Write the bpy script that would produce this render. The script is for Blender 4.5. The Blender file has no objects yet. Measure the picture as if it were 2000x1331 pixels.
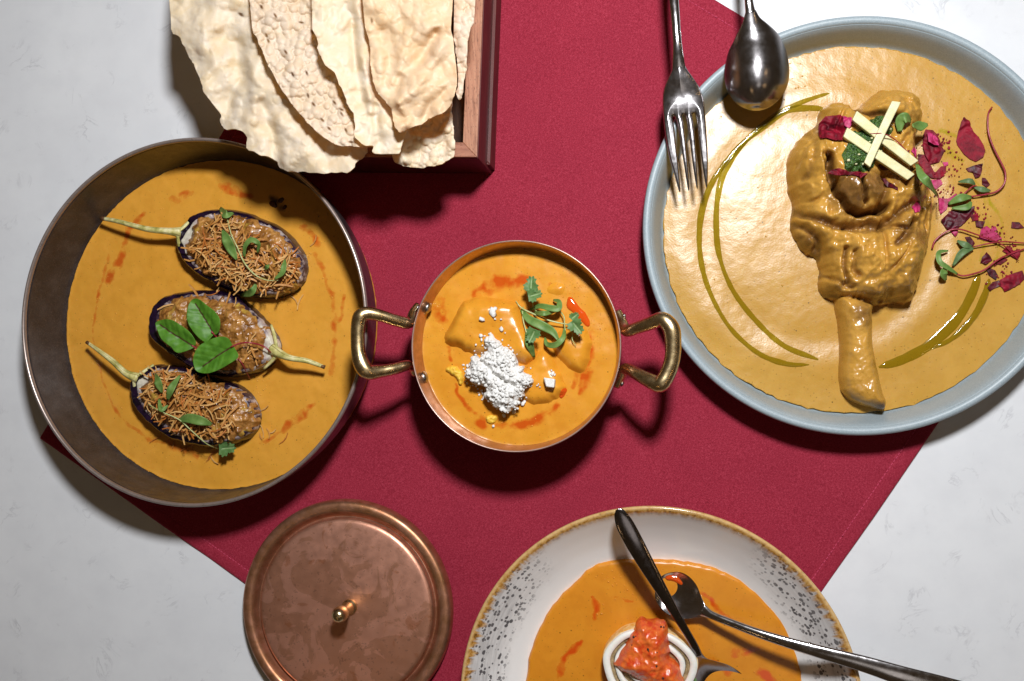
import bpy, math, random
import numpy as np
from mathutils import Vector

# ------------------------------------------------------------------ camera, world, lamps
U = 0.0003125                       # one photo pixel on the table, in metres
SC = bpy.context.scene
CAM_H = 0.58
FOC = 1870.0
_dn = np.array([300.0, -54.5, -FOC]); _dn /= np.linalg.norm(_dn)   # plumb line seen by the camera
_z = -_dn
_x = np.array([1.0, 0, 0]) - _z[0] * _z; _x /= np.linalg.norm(_x)
_y = np.cross(_z, _x)
R = np.array([_x, _y, _z])
CP = np.array([0, 0, CAM_H])

def W(px, py, z=0.0):
    """photo pixel -> world point on the level z (metres)"""
    px = np.asarray(px, float); py = np.asarray(py, float); z = np.asarray(z, float)
    d = np.stack([px - 1000, -(py - 665.5), np.full(px.shape, -FOC)], -1) @ R.T
    t = (z - CAM_H) / d[..., 2]
    return CP + d * t[..., None]

from mathutils import Matrix
cd = bpy.data.cameras.new('camera')
cd.sensor_width = 36; cd.lens = FOC / 2000 * 36; cd.clip_start = 0.01; cd.clip_end = 20
cam = bpy.data.objects.new('camera', cd); SC.collection.objects.link(cam)
M = Matrix(R.tolist()).to_4x4(); M.translation = CP.tolist()
cam.matrix_world = M
SC.camera = cam

SC.view_settings.view_transform = 'Standard'
SC.view_settings.look = 'None'
SC.view_settings.exposure = 0.0
SC.view_settings.gamma = 1.0
SC.cycles.max_bounces = 6
SC.cycles.caustics_reflective = False
SC.cycles.caustics_refractive = False
SC.cycles.use_denoising = True

wd = bpy.data.worlds.new('World'); SC.world = wd; wd.use_nodes = True
wd.node_tree.nodes['Background'].inputs[0].default_value = (1.0, 0.66, 0.36, 1)
wd.node_tree.nodes['Background'].inputs[1].default_value = 0.045

def area_lamp(name, loc, size, power, col, target=(0, 0, 0)):
    l = bpy.data.lights.new(name, 'AREA'); l.shape = 'DISK'; l.size = size; l.energy = power; l.color = col
    o = bpy.data.objects.new(name, l); SC.collection.objects.link(o); o.location = loc
    o.rotation_euler = (Vector(target) - Vector(loc)).to_track_quat('-Z', 'Y').to_euler()
    return o
area_lamp('flash_lamp', (190 * U, 980 * U, 0.65), 0.085, 6.8, (0.975, 0.985, 1.0), (-300 * U, 0, 0))
area_lamp('fill_lamp', (0.25, -0.55, 1.7), 0.5, 0.45, (1.0, 0.93, 0.86), (-0.05, -0.05, 0))  # added soft fill from overhead, not a real fixture
for p in ((0.75, -0.35, 1.0), (-0.55, -0.75, 1.1), (0.95, 0.25, 1.2)):
    area_lamp('pendant_lamp', p, 0.06, 0.16, (1.0, 0.62, 0.28), (0, 0, 0))

# ------------------------------------------------------------------ numpy noise (pixel units)
def _hash(ix, iy, seed):
    h = (ix.astype(np.int64) * 374761393 + iy.astype(np.int64) * 668265263 + seed * 1442695041) & 0xffffffff
    h = ((h ^ (h >> 13)) * 1274126177) & 0xffffffff
    return ((h ^ (h >> 16)) & 0xffffff) / float(0xffffff)

def noise(x, y, size, seed=0):
    x = np.asarray(x, float) / size + 1000; y = np.asarray(y, float) / size + 1000
    ix = np.floor(x); iy = np.floor(y); fx = x - ix; fy = y - iy
    def g(a, b):
        t = _hash(ix + a, iy + b, seed) * 2 * math.pi
        return np.cos(t) * (fx - a) + np.sin(t) * (fy - b)
    u = fx ** 3 * (fx * (fx * 6 - 15) + 10); v = fy ** 3 * (fy * (fy * 6 - 15) + 10)
    return 1.5 * ((g(0, 0) * (1 - u) + g(1, 0) * u) * (1 - v) + (g(0, 1) * (1 - u) + g(1, 1) * u) * v)

def fbm(x, y, size, seed=0, octv=4, gain=0.5):
    s = 0; a = 1.0
    for i in range(octv):
        s = s + a * noise(x, y, size / 2 ** i, seed + i * 17); a *= gain
    return s

def cr(pts, ox, oy, s):
    return [(ox + p[0] / s, oy + p[1] / s) + tuple(p[2:]) for p in pts]
c1 = lambda p: cr(p, 320, 0, 2.941)
c2 = lambda p: cr(p, 30, 260, 1.7986)
c3 = lambda p: cr(p, 180, 390, 3.802)
c4 = lambda p: cr(p, 160, 650, 4.9306)
c5 = lambda p: cr(p, 680, 460, 3.024)
c6 = lambda p: cr(p, 1260, 0, 3.3278)
c7 = lambda p: cr(p, 1500, 140, 1.958)
c8 = lambda p: cr(p, 1500, 140, 4.4375)
c9 = lambda p: cr(p, 1780, 190, 3.327)
c11 = lambda p: cr(p, 890, 970, 2.198)
c12 = lambda p: cr(p, 1150, 1130, 6.06)
c13 = lambda p: cr(p, 850, 520, 4.16)

def smooth_closed(P, k=4):
    P = np.asarray(P, float); n = len(P); out = []
    for i in range(n):
        a, b, c, d = P[i - 1], P[i], P[(i + 1) % n], P[(i + 2) % n]
        for j in range(k):
            t = j / k
            out.append(0.5 * (2 * b + (c - a) * t + (2 * a - 5 * b + 4 * c - d) * t * t + (3 * b - a - 3 * c + d) * t ** 3))
    return np.array(out)

def smooth_open(P, k=6):
    P = np.asarray(P, float)
    if len(P) < 3:
        t = np.linspace(0, 1, k + 1)[:, None]
        return P[0] * (1 - t) + P[-1] * t
    Q = np.vstack([2 * P[0] - P[1], P, 2 * P[-1] - P[-2]]); out = []
    for i in range(1, len(Q) - 2):
        a, b, c, d = Q[i - 1], Q[i], Q[i + 1], Q[i + 2]
        for j in range(k):
            t = j / k
            out.append(0.5 * (2 * b + (c - a) * t + (2 * a - 5 * b + 4 * c - d) * t * t + (3 * b - a - 3 * c + d) * t ** 3))
    out.append(Q[-2]); return np.array(out)

def seg_dist(X, Y, P, closed=True):
    """distance, nearest point and parameter along a polyline"""
    D = np.full(X.shape, 1e18); NX = np.zeros(X.shape); NY = np.zeros(X.shape); T = np.zeros(X.shape)
    n = len(P)
    for i in range(n if closed else n - 1):
        ax, ay = P[i][:2]; bx, by = P[(i + 1) % n][:2]
        dx, dy = bx - ax, by - ay; L = dx * dx + dy * dy + 1e-12
        t = np.clip(((X - ax) * dx + (Y - ay) * dy) / L, 0, 1)
        qx = ax + t * dx; qy = ay + t * dy; d = (X - qx) ** 2 + (Y - qy) ** 2
        m = d < D
        D = np.where(m, d, D); NX = np.where(m, qx, NX); NY = np.where(m, qy, NY); T = np.where(m, i + t, T)
    return np.sqrt(D), NX, NY, T

def inside(X, Y, P):
    r = np.zeros(X.shape, bool); n = len(P)
    for i in range(n):
        ax, ay = P[i][:2]; bx, by = P[(i + 1) % n][:2]
        if ay == by: continue
        c = ((ay > Y) != (by > Y)) & (X < (bx - ax) * (Y - ay) / (by - ay) + ax)
        r ^= c
    return r

# ------------------------------------------------------------------ object helpers
COL = SC.collection
def link(o, parent=None):
    COL.objects.link(o)
    if parent is not None: o.parent = parent
    return o

def tag(o, label=None, cat=None, group=None, kind=None):
    if label: o['label'] = label
    if cat: o['category'] = cat
    if group: o['group'] = group
    if kind: o['kind'] = kind
    return o

def thing(name, label, cat, loc=(0, 0, 0), group=None):
    o = bpy.data.objects.new(name, None); o.empty_display_size = 0.01
    o.location = tuple(float(v) for v in loc); link(o)
    return tag(o, label, cat, group)

def world_loc(o):
    v = np.zeros(3)
    while o is not None:
        v = v + np.array(o.location); o = o.parent
    return v

def mk(name, V, F, mat, parent=None, attrs=None, smooth=True, sub=0, solid=0.0):
    """mesh object from world-space vertices"""
    V = np.asarray(V, float)
    if parent is not None: org = world_loc(parent)
    else: org = np.array([V[:, 0].mean(), V[:, 1].mean(), V[:, 2].min()])
    me = bpy.data.meshes.new(name)
    me.from_pydata((V - org).tolist(), [], [tuple(int(i) for i in f) for f in F])
    if smooth: me.polygons.foreach_set('use_smooth', [True] * len(me.polygons))
    for k, a in (attrs or {}).items():
        at = me.attributes.new(k, 'FLOAT', 'POINT')
        at.data.foreach_set('value', np.asarray(a, np.float32).ravel())
    me.materials.append(mat)
    me.update()
    o = bpy.data.objects.new(name, me); link(o, parent)
    if parent is None: o.location = org.tolist()
    if solid:
        m = o.modifiers.new('thickness', 'SOLIDIFY'); m.thickness = solid; m.offset = -1
    if sub:
        m = o.modifiers.new('smooth', 'SUBSURF'); m.levels = sub; m.render_levels = sub
    return o

class Field:
    """a surface over a closed outline: heights from hfun(X, Y, D), X Y D in pixel units"""
    def __init__(s, outline, zo, step, hfun, mat, name, parent=None, skirt=None, attrs=None, curve=4,
                 view=False, solid=0.0, wob=0.0, seed=3, below=False):
        P = np.asarray(outline, float)[:, :2]
        if curve: P = smooth_closed(P, curve)
        if view: Q = P
        else: Q = W(P[:, 0], P[:, 1], zo)[:, :2] / U
        if wob:
            n = np.roll(Q, -1, 0) - np.roll(Q, 1, 0); n /= np.linalg.norm(n, axis=1)[:, None] + 1e-9
            w = wob * fbm(Q[:, 0], Q[:, 1], 14, seed, 3)
            Q = Q + np.stack([n[:, 1] * w, -n[:, 0] * w], 1)
        lo = Q.min(0) - 2 * step; hi = Q.max(0) + 2 * step
        xs = np.arange(lo[0], hi[0], step); ys = np.arange(lo[1], hi[1], step)
        X, Y = np.meshgrid(xs, ys)
        I = inside(X, Y, Q)
        D, NX, NY, _ = seg_dist(X, Y, Q)
        cell = I[:-1, :-1] | I[1:, :-1] | I[:-1, 1:] | I[1:, 1:]
        use = np.zeros(I.shape, bool)
        use[:-1, :-1] |= cell; use[1:, :-1] |= cell; use[:-1, 1:] |= cell; use[1:, 1:] |= cell
        Xs = np.where(I, X, NX); Ys = np.where(I, Y, NY); Ds = np.where(I, D, 0)
        idx = -np.ones(I.shape, int); idx[use] = np.arange(use.sum())
        x = Xs[use]; y = Ys[use]; d = Ds[use]
        z = hfun(x, y, d)
        s.x, s.y, s.z = x, y, z
        s.lo = lo; s.step = step
        G = np.full(I.shape, np.nan); G[use] = z; s.G = G
        if view: V = W(x, y, z)
        else: V = np.stack([x * U, y * U, z], 1)
        a, b, c, e = idx[:-1, :-1][cell], idx[:-1, 1:][cell], idx[1:, 1:][cell], idx[1:, :-1][cell]
        F = np.stack([a, b, c, e], 1) if not view else np.stack([a, e, c, b], 1)
        A = {k: f(x, y, d) for k, f in (attrs or {}).items()}
        if skirt is not None:
            E = {}
            ed = np.concatenate([F[:, [0, 1]], F[:, [1, 2]], F[:, [2, 3]], F[:, [3, 0]]])
            key = np.sort(ed, 1); kk = key[:, 0] * len(V) + key[:, 1]
            u, ix, ct = np.unique(kk, return_index=True, return_counts=True)
            be = ed[ix[ct == 1]]
            vs = np.unique(be); mp = -np.ones(len(V), int); mp[vs] = len(V) + np.arange(len(vs))
            V2 = V[vs].copy()
            V2[:, 2] = V2[:, 2] - skirt if below else skirt
            SF = np.stack([be[:, 1], be[:, 0], mp[be[:, 0]], mp[be[:, 1]]], 1)
            V = np.vstack([V, V2]); F = np.vstack([F, SF])
            A = {k: np.concatenate([v, v[vs]]) for k, v in A.items()}
        s.obj = mk(name, V, F, mat, parent, A, solid=solid)
    def at(s, X, Y):
        i = np.clip(((np.asarray(Y, float) - s.lo[1]) / s.step).round().astype(int), 0, s.G.shape[0] - 1)
        j = np.clip(((np.asarray(X, float) - s.lo[0]) / s.step).round().astype(int), 0, s.G.shape[1] - 1)
        return s.G[i, j]

def on(fields, px, py, lift=0.0, z0=0.02):
    """world point seen at photo pixel px,py lying on the highest of the fields"""
    z = z0
    for _ in range(5):
        p = W(px, py, z); best = None
        for f in fields:
            h = f.at(p[0] / U, p[1] / U) if isinstance(f, Field) else f
            h = float(h)
            if not math.isnan(h) and (best is None or h > best): best = h
        z = (best if best is not None else z0) + lift
    return W(px, py, z)

def lathe(name, prof, c, mat, parent=None, n=128, wobble=0.0, closed=False):
    """prof: (r, z) in pixel units and metres; c: world centre in pixel units"""
    P = np.asarray(prof, float); m = len(P)
    a = np.arange(n) * 2 * math.pi / n
    V = []
    for r, z in P:
        rr = r + wobble * np.sin(3 * a + 1)
        V.append(np.stack([(c[0] + rr * np.cos(a)) * U, (c[1] + rr * np.sin(a)) * U, np.full(n, z)], 1))
    V = np.concatenate(V)
    F = []
    for i in range(m if closed else m - 1):
        i2 = (i + 1) % m
        for j in range(n):
            k = (j + 1) % n
            F.append((i * n + j, i * n + k, i2 * n + k, i2 * n + j))
    ang = np.tile(a, m); rad = np.repeat(P[:, 0], n)
    return mk(name, V, F, mat, parent, {'ang': ang, 'rad': rad})

def round_prof(P, k=5):
    return smooth_open(P, k)

def tube(name, pts, rad, mat, parent=None, n=10, k=5, flat=1.0, V0=None, ends=True, attrs=None):
    """pts: world points (m); rad: radius or list (px units)"""
    pts = np.asarray(pts, float)
    rad = np.asarray(rad, float) * np.ones(len(pts))
    Q = smooth_open(np.hstack([pts, rad[:, None]]), k)
    p, r = Q[:, :3], np.maximum(Q[:, 3], 0.05) * U
    T = np.gradient(p, axis=0); T /= np.linalg.norm(T, axis=1)[:, None] + 1e-12
    up = np.array([0, 0, 1.0])
    V = []; a = np.arange(n) * 2 * math.pi / n
    for i in range(len(p)):
        s = np.cross(T[i], up)
        if np.linalg.norm(s) < 1e-3: s = np.array([1.0, 0, 0])
        s /= np.linalg.norm(s); w = np.cross(s, T[i])
        V.append(p[i] + r[i] * (np.cos(a)[:, None] * s + flat * np.sin(a)[:, None] * w))
    V = np.concatenate(V); F = []
    m = len(p)
    for i in range(m - 1):
        for j in range(n):
            k2 = (j + 1) % n
            F.append((i * n + j, i * n + k2, (i + 1) * n + k2, (i + 1) * n + j))
    if ends:
        F.append(tuple(range(n))[::-1]); F.append(tuple((m - 1) * n + j for j in range(n)))
    if attrs is None: attrs = {'ring': np.tile(a, m)}
    return mk(name, V, F, mat, parent, attrs)

def blade(name, pts, wid, mat, parent=None, cup=0.25, nu=7, k=6, thick=0.0003, attrs=True, tilt=0.0):
    """leaf strap: centre line world points, half widths px, cup = lift of the edges / half width"""
    pts = np.asarray(pts, float)
    Q = smooth_open(np.hstack([pts, np.asarray(wid, float)[:, None]]), k)
    p, w = Q[:, :3], np.maximum(Q[:, 3], 0.15) * U
    T = np.gradient(p, axis=0); T /= np.linalg.norm(T, axis=1)[:, None] + 1e-12
    V = []; mid = []; ln = []
    us = np.linspace(-1, 1, nu)
    for i in range(len(p)):
        s = np.cross(T[i], [0, 0, 1.0])
        if np.linalg.norm(s) < 1e-3: s = np.array([1.0, 0, 0])
        s /= np.linalg.norm(s); u2 = np.cross(s, T[i])
        if tilt:
            s, u2 = s * math.cos(tilt) + u2 * math.sin(tilt), u2 * math.cos(tilt) - s * math.sin(tilt)
        for u in us:
            V.append(p[i] + s * u * w[i] + u2 * (cup * w[i] * u * u))
            mid.append(1 - abs(u)); ln.append(i / (len(p) - 1))
    F = []
    for i in range(len(p) - 1):
        for j in range(nu - 1):
            F.append((i * nu + j, i * nu + j + 1, (i + 1) * nu + j + 1, (i + 1) * nu + j))
    return mk(name, V, F, mat, parent, {'mid': mid, 'len': ln}, solid=thick)

def box_mesh(name, V8, mat, parent=None):
    F = [(0, 3, 2, 1), (4, 5, 6, 7), (0, 1, 5, 4), (1, 2, 6, 5), (2, 3, 7, 6), (3, 0, 4, 7)]
    o = mk(name, V8, F, mat, parent, smooth=False)
    b = o.modifiers.new('bevel', 'BEVEL'); b.width = 0.0004; b.segments = 2
    return o

def lump(seed, sub=2, rough=0.25):
    import bmesh
    bm = bmesh.new(); bmesh.ops.create_icosphere(bm, subdivisions=sub, radius=1.0)
    rs = np.random.RandomState(seed)
    dirs = rs.randn(10, 3); dirs /= np.linalg.norm(dirs, axis=1)[:, None]; am = rs.uniform(-rough, rough, 10)
    V = np.array([v.co[:] for v in bm.verts]); F = [[v.index for v in f.verts] for f in bm.faces]
    bm.free()
    d = V @ dirs.T
    return V * (1 + (np.maximum(d, 0) ** 3 * am).sum(1))[:, None], F

# ------------------------------------------------------------------ material helper
class NT:
    def __init__(s, name):
        s.m = bpy.data.materials.new(name); s.m.use_nodes = True
        s.t = s.m.node_tree; s.n = s.t.nodes; s.l = s.t.links
        s.b = s.n['Principled BSDF']; s.out = s.n['Material Output']
        s.g = s.n.new('ShaderNodeNewGeometry')
    def con(s, a, b):
        if hasattr(a, 'links'): s.l.new(a, b)
        elif isinstance(a, (tuple, list)): b.default_value = tuple(a) + ((1,) if len(a) == 3 and len(b.default_value) == 4 else ())
        else: b.default_value = a
    def vec(s, size=1.0, stretch=(1, 1, 1), rot=0.0):
        m = s.n.new('ShaderNodeMapping'); s.l.new(s.g.outputs['Position'], m.inputs[0])
        k = 1 / (U * size)
        m.vector_type = 'TEXTURE'
        m.inputs['Scale'].default_value = (stretch[0] / k, stretch[1] / k, stretch[2] / k)
        m.inputs['Rotation'].default_value = (0, 0, rot)
        return m.outputs[0]
    def noise(s, size, detail=3, rough=0.5, dist=0.0, stretch=(1, 1, 1), rot=0.0, v=None, col=False):
        n = s.n.new('ShaderNodeTexNoise'); s.l.new(v or s.vec(size, stretch, rot), n.inputs['Vector'])
        n.inputs['Scale'].default_value = 1; n.inputs['Detail'].default_value = detail
        n.inputs['Roughness'].default_value = rough; n.inputs['Distortion'].default_value = dist
        return n.outputs['Color' if col else 'Fac']
    def voro(s, size, feature='F1', stretch=(1, 1, 1), out='Distance', v=None, rnd=1.0):
        n = s.n.new('ShaderNodeTexVoronoi'); n.feature = feature
        s.l.new(v or s.vec(size, stretch), n.inputs['Vector']); n.inputs['Scale'].default_value = 1
        n.inputs['Randomness'].default_value = rnd
        s.last = n
        return n.outputs[out]
    def ramp(s, f, stops, interp='LINEAR'):
        n = s.n.new('ShaderNodeValToRGB'); n.color_ramp.interpolation = interp
        e = n.color_ramp.elements
        while len(e) < len(stops): e.new(0.5)
        for q, (p, c) in zip(e, stops):
            q.position = p
            q.color = (tuple(c) + (1,)) if isinstance(c, (tuple, list)) else (c, c, c, 1)
        s.con(f, n.inputs[0]); return n.outputs[0]
    def math(s, op, a, b=0.0, c=0.0):
        n = s.n.new('ShaderNodeMath'); n.operation = op
        s.con(a, n.inputs[0]); s.con(b, n.inputs[1]); s.con(c, n.inputs[2]); return n.outputs[0]
    def mix(s, f, a, b, mode='MIX'):
        n = s.n.new('ShaderNodeMix'); n.data_type = 'RGBA'; n.blend_type = mode
        s.con(f, n.inputs[0]); s.con(a, n.inputs[6]); s.con(b, n.inputs[7]); return n.outputs[2]
    def attr(s, name):
        n = s.n.new('ShaderNodeAttribute'); n.attribute_name = name; return n.outputs['Fac']
    def bump(s, h, strength=0.5, dist=1.0, prev=None):
        n = s.n.new('ShaderNodeBump'); n.inputs['Strength'].default_value = strength
        n.inputs['Distance'].default_value = dist * U
        s.con(h, n.inputs['Height'])
        if prev is not None: s.l.new(prev, n.inputs['Normal'])
        return n.outputs[0]
    def done(s, color=None, rough=None, metal=None, normal=None, **kw):
        if color is not None: s.con(color, s.b.inputs['Base Color'])
        if rough is not None: s.con(rough, s.b.inputs['Roughness'])
        if metal is not None: s.con(metal, s.b.inputs['Metallic'])
        if normal is not None: s.l.new(normal, s.b.inputs['Normal'])
        for k, v in kw.items():
            s.con(v, s.b.inputs[k.replace('_', ' ')])
        return s.m

def lin(*c):
    return tuple((v / 255 / 12.92) if v / 255 <= 0.04045 else ((v / 255 + 0.055) / 1.055) ** 2.4 for v in c)

def m_marble():
    s = NT('marble')
    w = s.noise(60, 4, 0.6)
    a = s.noise(90, 5, 0.62, 1.4)
    vein = s.ramp(s.math('ABSOLUTE', s.math('SUBTRACT', a, 0.5)), [(0.0, 1.0), (0.012, 0.6), (0.03, 0.0)])
    mask = s.ramp(s.noise(70, 3, 0.6), [(0.54, 0.0), (0.68, 1.0)])
    vein = s.math('MULTIPLY', vein, mask)
    spots = s.ramp(s.noise(26, 5, 0.75), [(0.64, 0.0), (0.76, 0.55)])
    big = s.ramp(s.noise(300, 3, 0.5), [(0.3, (0.68, 0.695, 0.72)), (0.7, (0.74, 0.755, 0.775))])
    big = s.mix(s.math('MULTIPLY', s.ramp(w, [(0.4, 0.0), (0.7, 1.0)]), 0.30), big, (0.60, 0.61, 0.64))
    c = s.mix(s.math('MULTIPLY', vein, 0.36), big, (0.30, 0.30, 0.33))
    c = s.mix(s.math('MULTIPLY', spots, 0.34), c, (0.36, 0.35, 0.37))
    return s.done(c, 0.33, 0.0, s.bump(s.noise(8, 3), 0.03, 1.0), Specular_IOR_Level=0.35)

def m_cloth():
    s = NT('maroon_cloth')
    th = math.radians(35)
    a = s.noise(1.5, 1, 0.6, stretch=(2.4, 1.0, 1), rot=th)
    b = s.noise(1.5, 1, 0.6, stretch=(1.0, 2.4, 1), rot=th)
    f = s.math('ADD', s.math('MULTIPLY', a, 0.5), s.math('MULTIPLY', b, 0.5))
    big = s.noise(160, 3)
    c = s.ramp(f, [(0.34, (0.21, 0.010, 0.024)), (0.5, (0.295, 0.018, 0.040)), (0.66, (0.39, 0.040, 0.070))])
    c = s.mix(s.math('MULTIPLY', s.ramp(big, [(0.3, 0.0), (0.7, 1.0)]), 0.25), c, (0.18, 0.008, 0.024))
    n = s.bump(s.noise(40, 4, 0.6), 0.25, 3.0)
    return s.done(c, 0.85, 0.0, s.bump(f, 0.3, 1.0, n), Sheen_Weight=0.3, Sheen_Roughness=0.4, Sheen_Tint=(1, 0.45, 0.55), Specular_IOR_Level=0.2)

def m_sauce(name, base, light, dark, oil, rough=0.34, speck=0.5, bumpy=0.15, fine=0.05, spec=0.5, skin=0.0):
    s = NT(name)
    c = s.mix(s.ramp(s.noise(60, 4, 0.55, 0.6), [(0.3, 0.0), (0.72, 1.0)]), base, light)
    c = s.mix(s.math('MULTIPLY', s.ramp(s.noise(22, 4, 0.6, 0.3), [(0.45, 0.0), (0.75, 1.0)]), 0.35), c, dark)
    sp = s.voro(5.5); col = s.last.outputs['Color']
    sep = s.n.new('ShaderNodeSeparateColor'); s.l.new(col, sep.inputs[0])
    tiny = s.math('MULTIPLY', s.ramp(sp, [(0.10, 1.0), (0.22, 0.0)]), s.math('GREATER_THAN', sep.outputs[0], 0.72))
    sp2 = s.voro(19); sep2 = s.n.new('ShaderNodeSeparateColor'); s.l.new(s.last.outputs['Color'], sep2.inputs[0])
    blob = s.math('MULTIPLY', s.ramp(sp2, [(0.04, 1.0), (0.085, 0.0)]), s.math('GREATER_THAN', sep2.outputs[0], 0.45))
    c = s.mix(s.math('MULTIPLY', tiny, speck), c, tuple(v * 0.28 for v in dark))
    c = s.mix(s.math('MULTIPLY', blob, min(1, speck * 1.5)), c, tuple(v * 0.12 for v in dark))
    at = s.attr('oil')
    wv = s.math('ADD', at, s.math('MULTIPLY', s.math('SUBTRACT', s.noise(16, 5, 0.65), 0.5), 0.9))
    of = s.ramp(wv, [(0.25, 0.0), (0.80, 1.0)])
    c = s.mix(s.math('MULTIPLY', of, 0.92), c, oil)
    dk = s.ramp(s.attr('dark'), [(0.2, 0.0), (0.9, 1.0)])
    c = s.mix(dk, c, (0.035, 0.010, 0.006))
    r = s.math('SUBTRACT', rough, s.math('MULTIPLY', of, rough * 0.45))
    n = s.bump(s.noise(26, 4, 0.55, 0.4), bumpy, 4.0)
    n = s.bump(s.noise(3.2, 3, 0.6), fine, 1.2, n)
    if skin:
        n = s.bump(s.noise(9, 4, 0.7, 0.8, stretch=(1.9, 0.8, 1), rot=-0.6), skin, 2.0, n)
    return s.done(c, r, 0.0, n, Specular_IOR_Level=spec, Subsurface_Weight=0.12, Subsurface_Radius=(0.004, 0.0016, 0.0005), Subsurface_Scale=0.5)

def m_metal(name, col, rough, scratch=0.08, stretch=(1, 8, 1), metal=1.0, tarnish=None, tf=0.5, size=6, rot=0.0, bs=30):
    s = NT(name)
    sc = s.noise(size * 0.4, 3, 0.7, stretch=stretch, rot=rot)
    c = s.mix(s.ramp(s.noise(bs, 5, 0.65), [(0.35, 0.0), (0.7, 1.0)]), col, tuple(v * 0.78 for v in col))
    r = s.math('ADD', rough, s.math('MULTIPLY', s.math('SUBTRACT', s.noise(14, 5, 0.7), 0.5), 0.25))
    if tarnish:
        c = s.mix(s.math('MULTIPLY', s.ramp(s.noise(bs * 0.8, 6, 0.7, 0.7), [(0.42, 0.0), (0.62, 1.0)]), tf), c, tarnish)
    n = s.bump(sc, scratch, 0.5)
    return s.done(c, r, metal, n)

def m_copper_lid():
    s = NT('worn_copper')
    col = (0.74, 0.37, 0.26)
    patch = s.ramp(s.noise(75, 5, 0.62, 1.0), [(0.485, 0.0), (0.515, 1.0)])
    patch2 = s.ramp(s.noise(46, 6, 0.62, 0.9), [(0.60, 0.0), (0.635, 1.0)])
    spots = s.ramp(s.noise(9, 4, 0.65), [(0.60, 0.0), (0.66, 1.0)])
    c = s.mix(s.math('MULTIPLY', patch, 0.40), col, (0.36, 0.15, 0.06))
    c = s.mix(s.math('MULTIPLY', patch2, 0.42), c, (0.46, 0.145, 0.045))
    c = s.mix(s.math('MULTIPLY', spots, 0.42), c, (0.17, 0.065, 0.035))
    rim = s.ramp(s.math('DIVIDE', s.attr('rad'), 210.0), [(0.80, 0.0), (0.90, 1.0)])
    c = s.mix(s.math('MULTIPLY', rim, s.ramp(s.noise(24, 4, 0.6), [(0.3, 0.35), (0.7, 1.0)])), c, (0.34, 0.155, 0.065))
    r = s.ramp(s.noise(18, 5, 0.65), [(0.3, 0.34), (0.7, 0.5)])
    v = s.n.new('ShaderNodeCombineXYZ'); s.con(s.math('MULTIPLY', s.attr('rad'), 0.9), v.inputs[0]); s.con(s.math('MULTIPLY', s.attr('ang'), 3.0), v.inputs[1])
    n = s.bump(s.noise(1, 2, v=v.outputs[0]), 0.10, 0.7)
    n = s.bump(s.noise(2.2, 3, 0.7, stretch=(0.5, 9, 1), rot=0.7), 0.06, 0.5, n)
    return s.done(c, r, 0.82, n)

def m_dark_glaze():
    s = NT('dark_glazed_dish')
    f = s.noise(40, 6, 0.7)
    c = s.ramp(f, [(0.3, (0.018, 0.016, 0.019)), (0.5, (0.032, 0.030, 0.036)), (0.72, (0.060, 0.056, 0.062))])
    c = s.mix(s.ramp(s.noise(2.6, 3, 0.7), [(0.5, 0.0), (0.8, 0.4)]), c, (0.21, 0.16, 0.14))
    return s.done(c, s.ramp(s.noise(16, 5, 0.7), [(0.3, 0.26), (0.7, 0.46)]), 0.35, s.bump(s.noise(3, 3, 0.7), 0.12, 0.6), Specular_IOR_Level=0.7)

def m_blue_plate():
    s = NT('blue_grey_stoneware')
    c = s.ramp(s.noise(2.2, 3, 0.7), [(0.35, (0.25, 0.31, 0.345)), (0.55, (0.31, 0.375, 0.41)), (0.75, (0.40, 0.46, 0.49))])
    hi = s.ramp(s.noise(30, 4, 0.6), [(0.4, 0.0), (0.8, 0.3)])
    c = s.mix(hi, c, (0.38, 0.42, 0.44))
    return s.done(c, 0.42, 0.0, s.bump(s.noise(3, 3, 0.6), 0.07, 0.6), Specular_IOR_Level=0.5)

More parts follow.
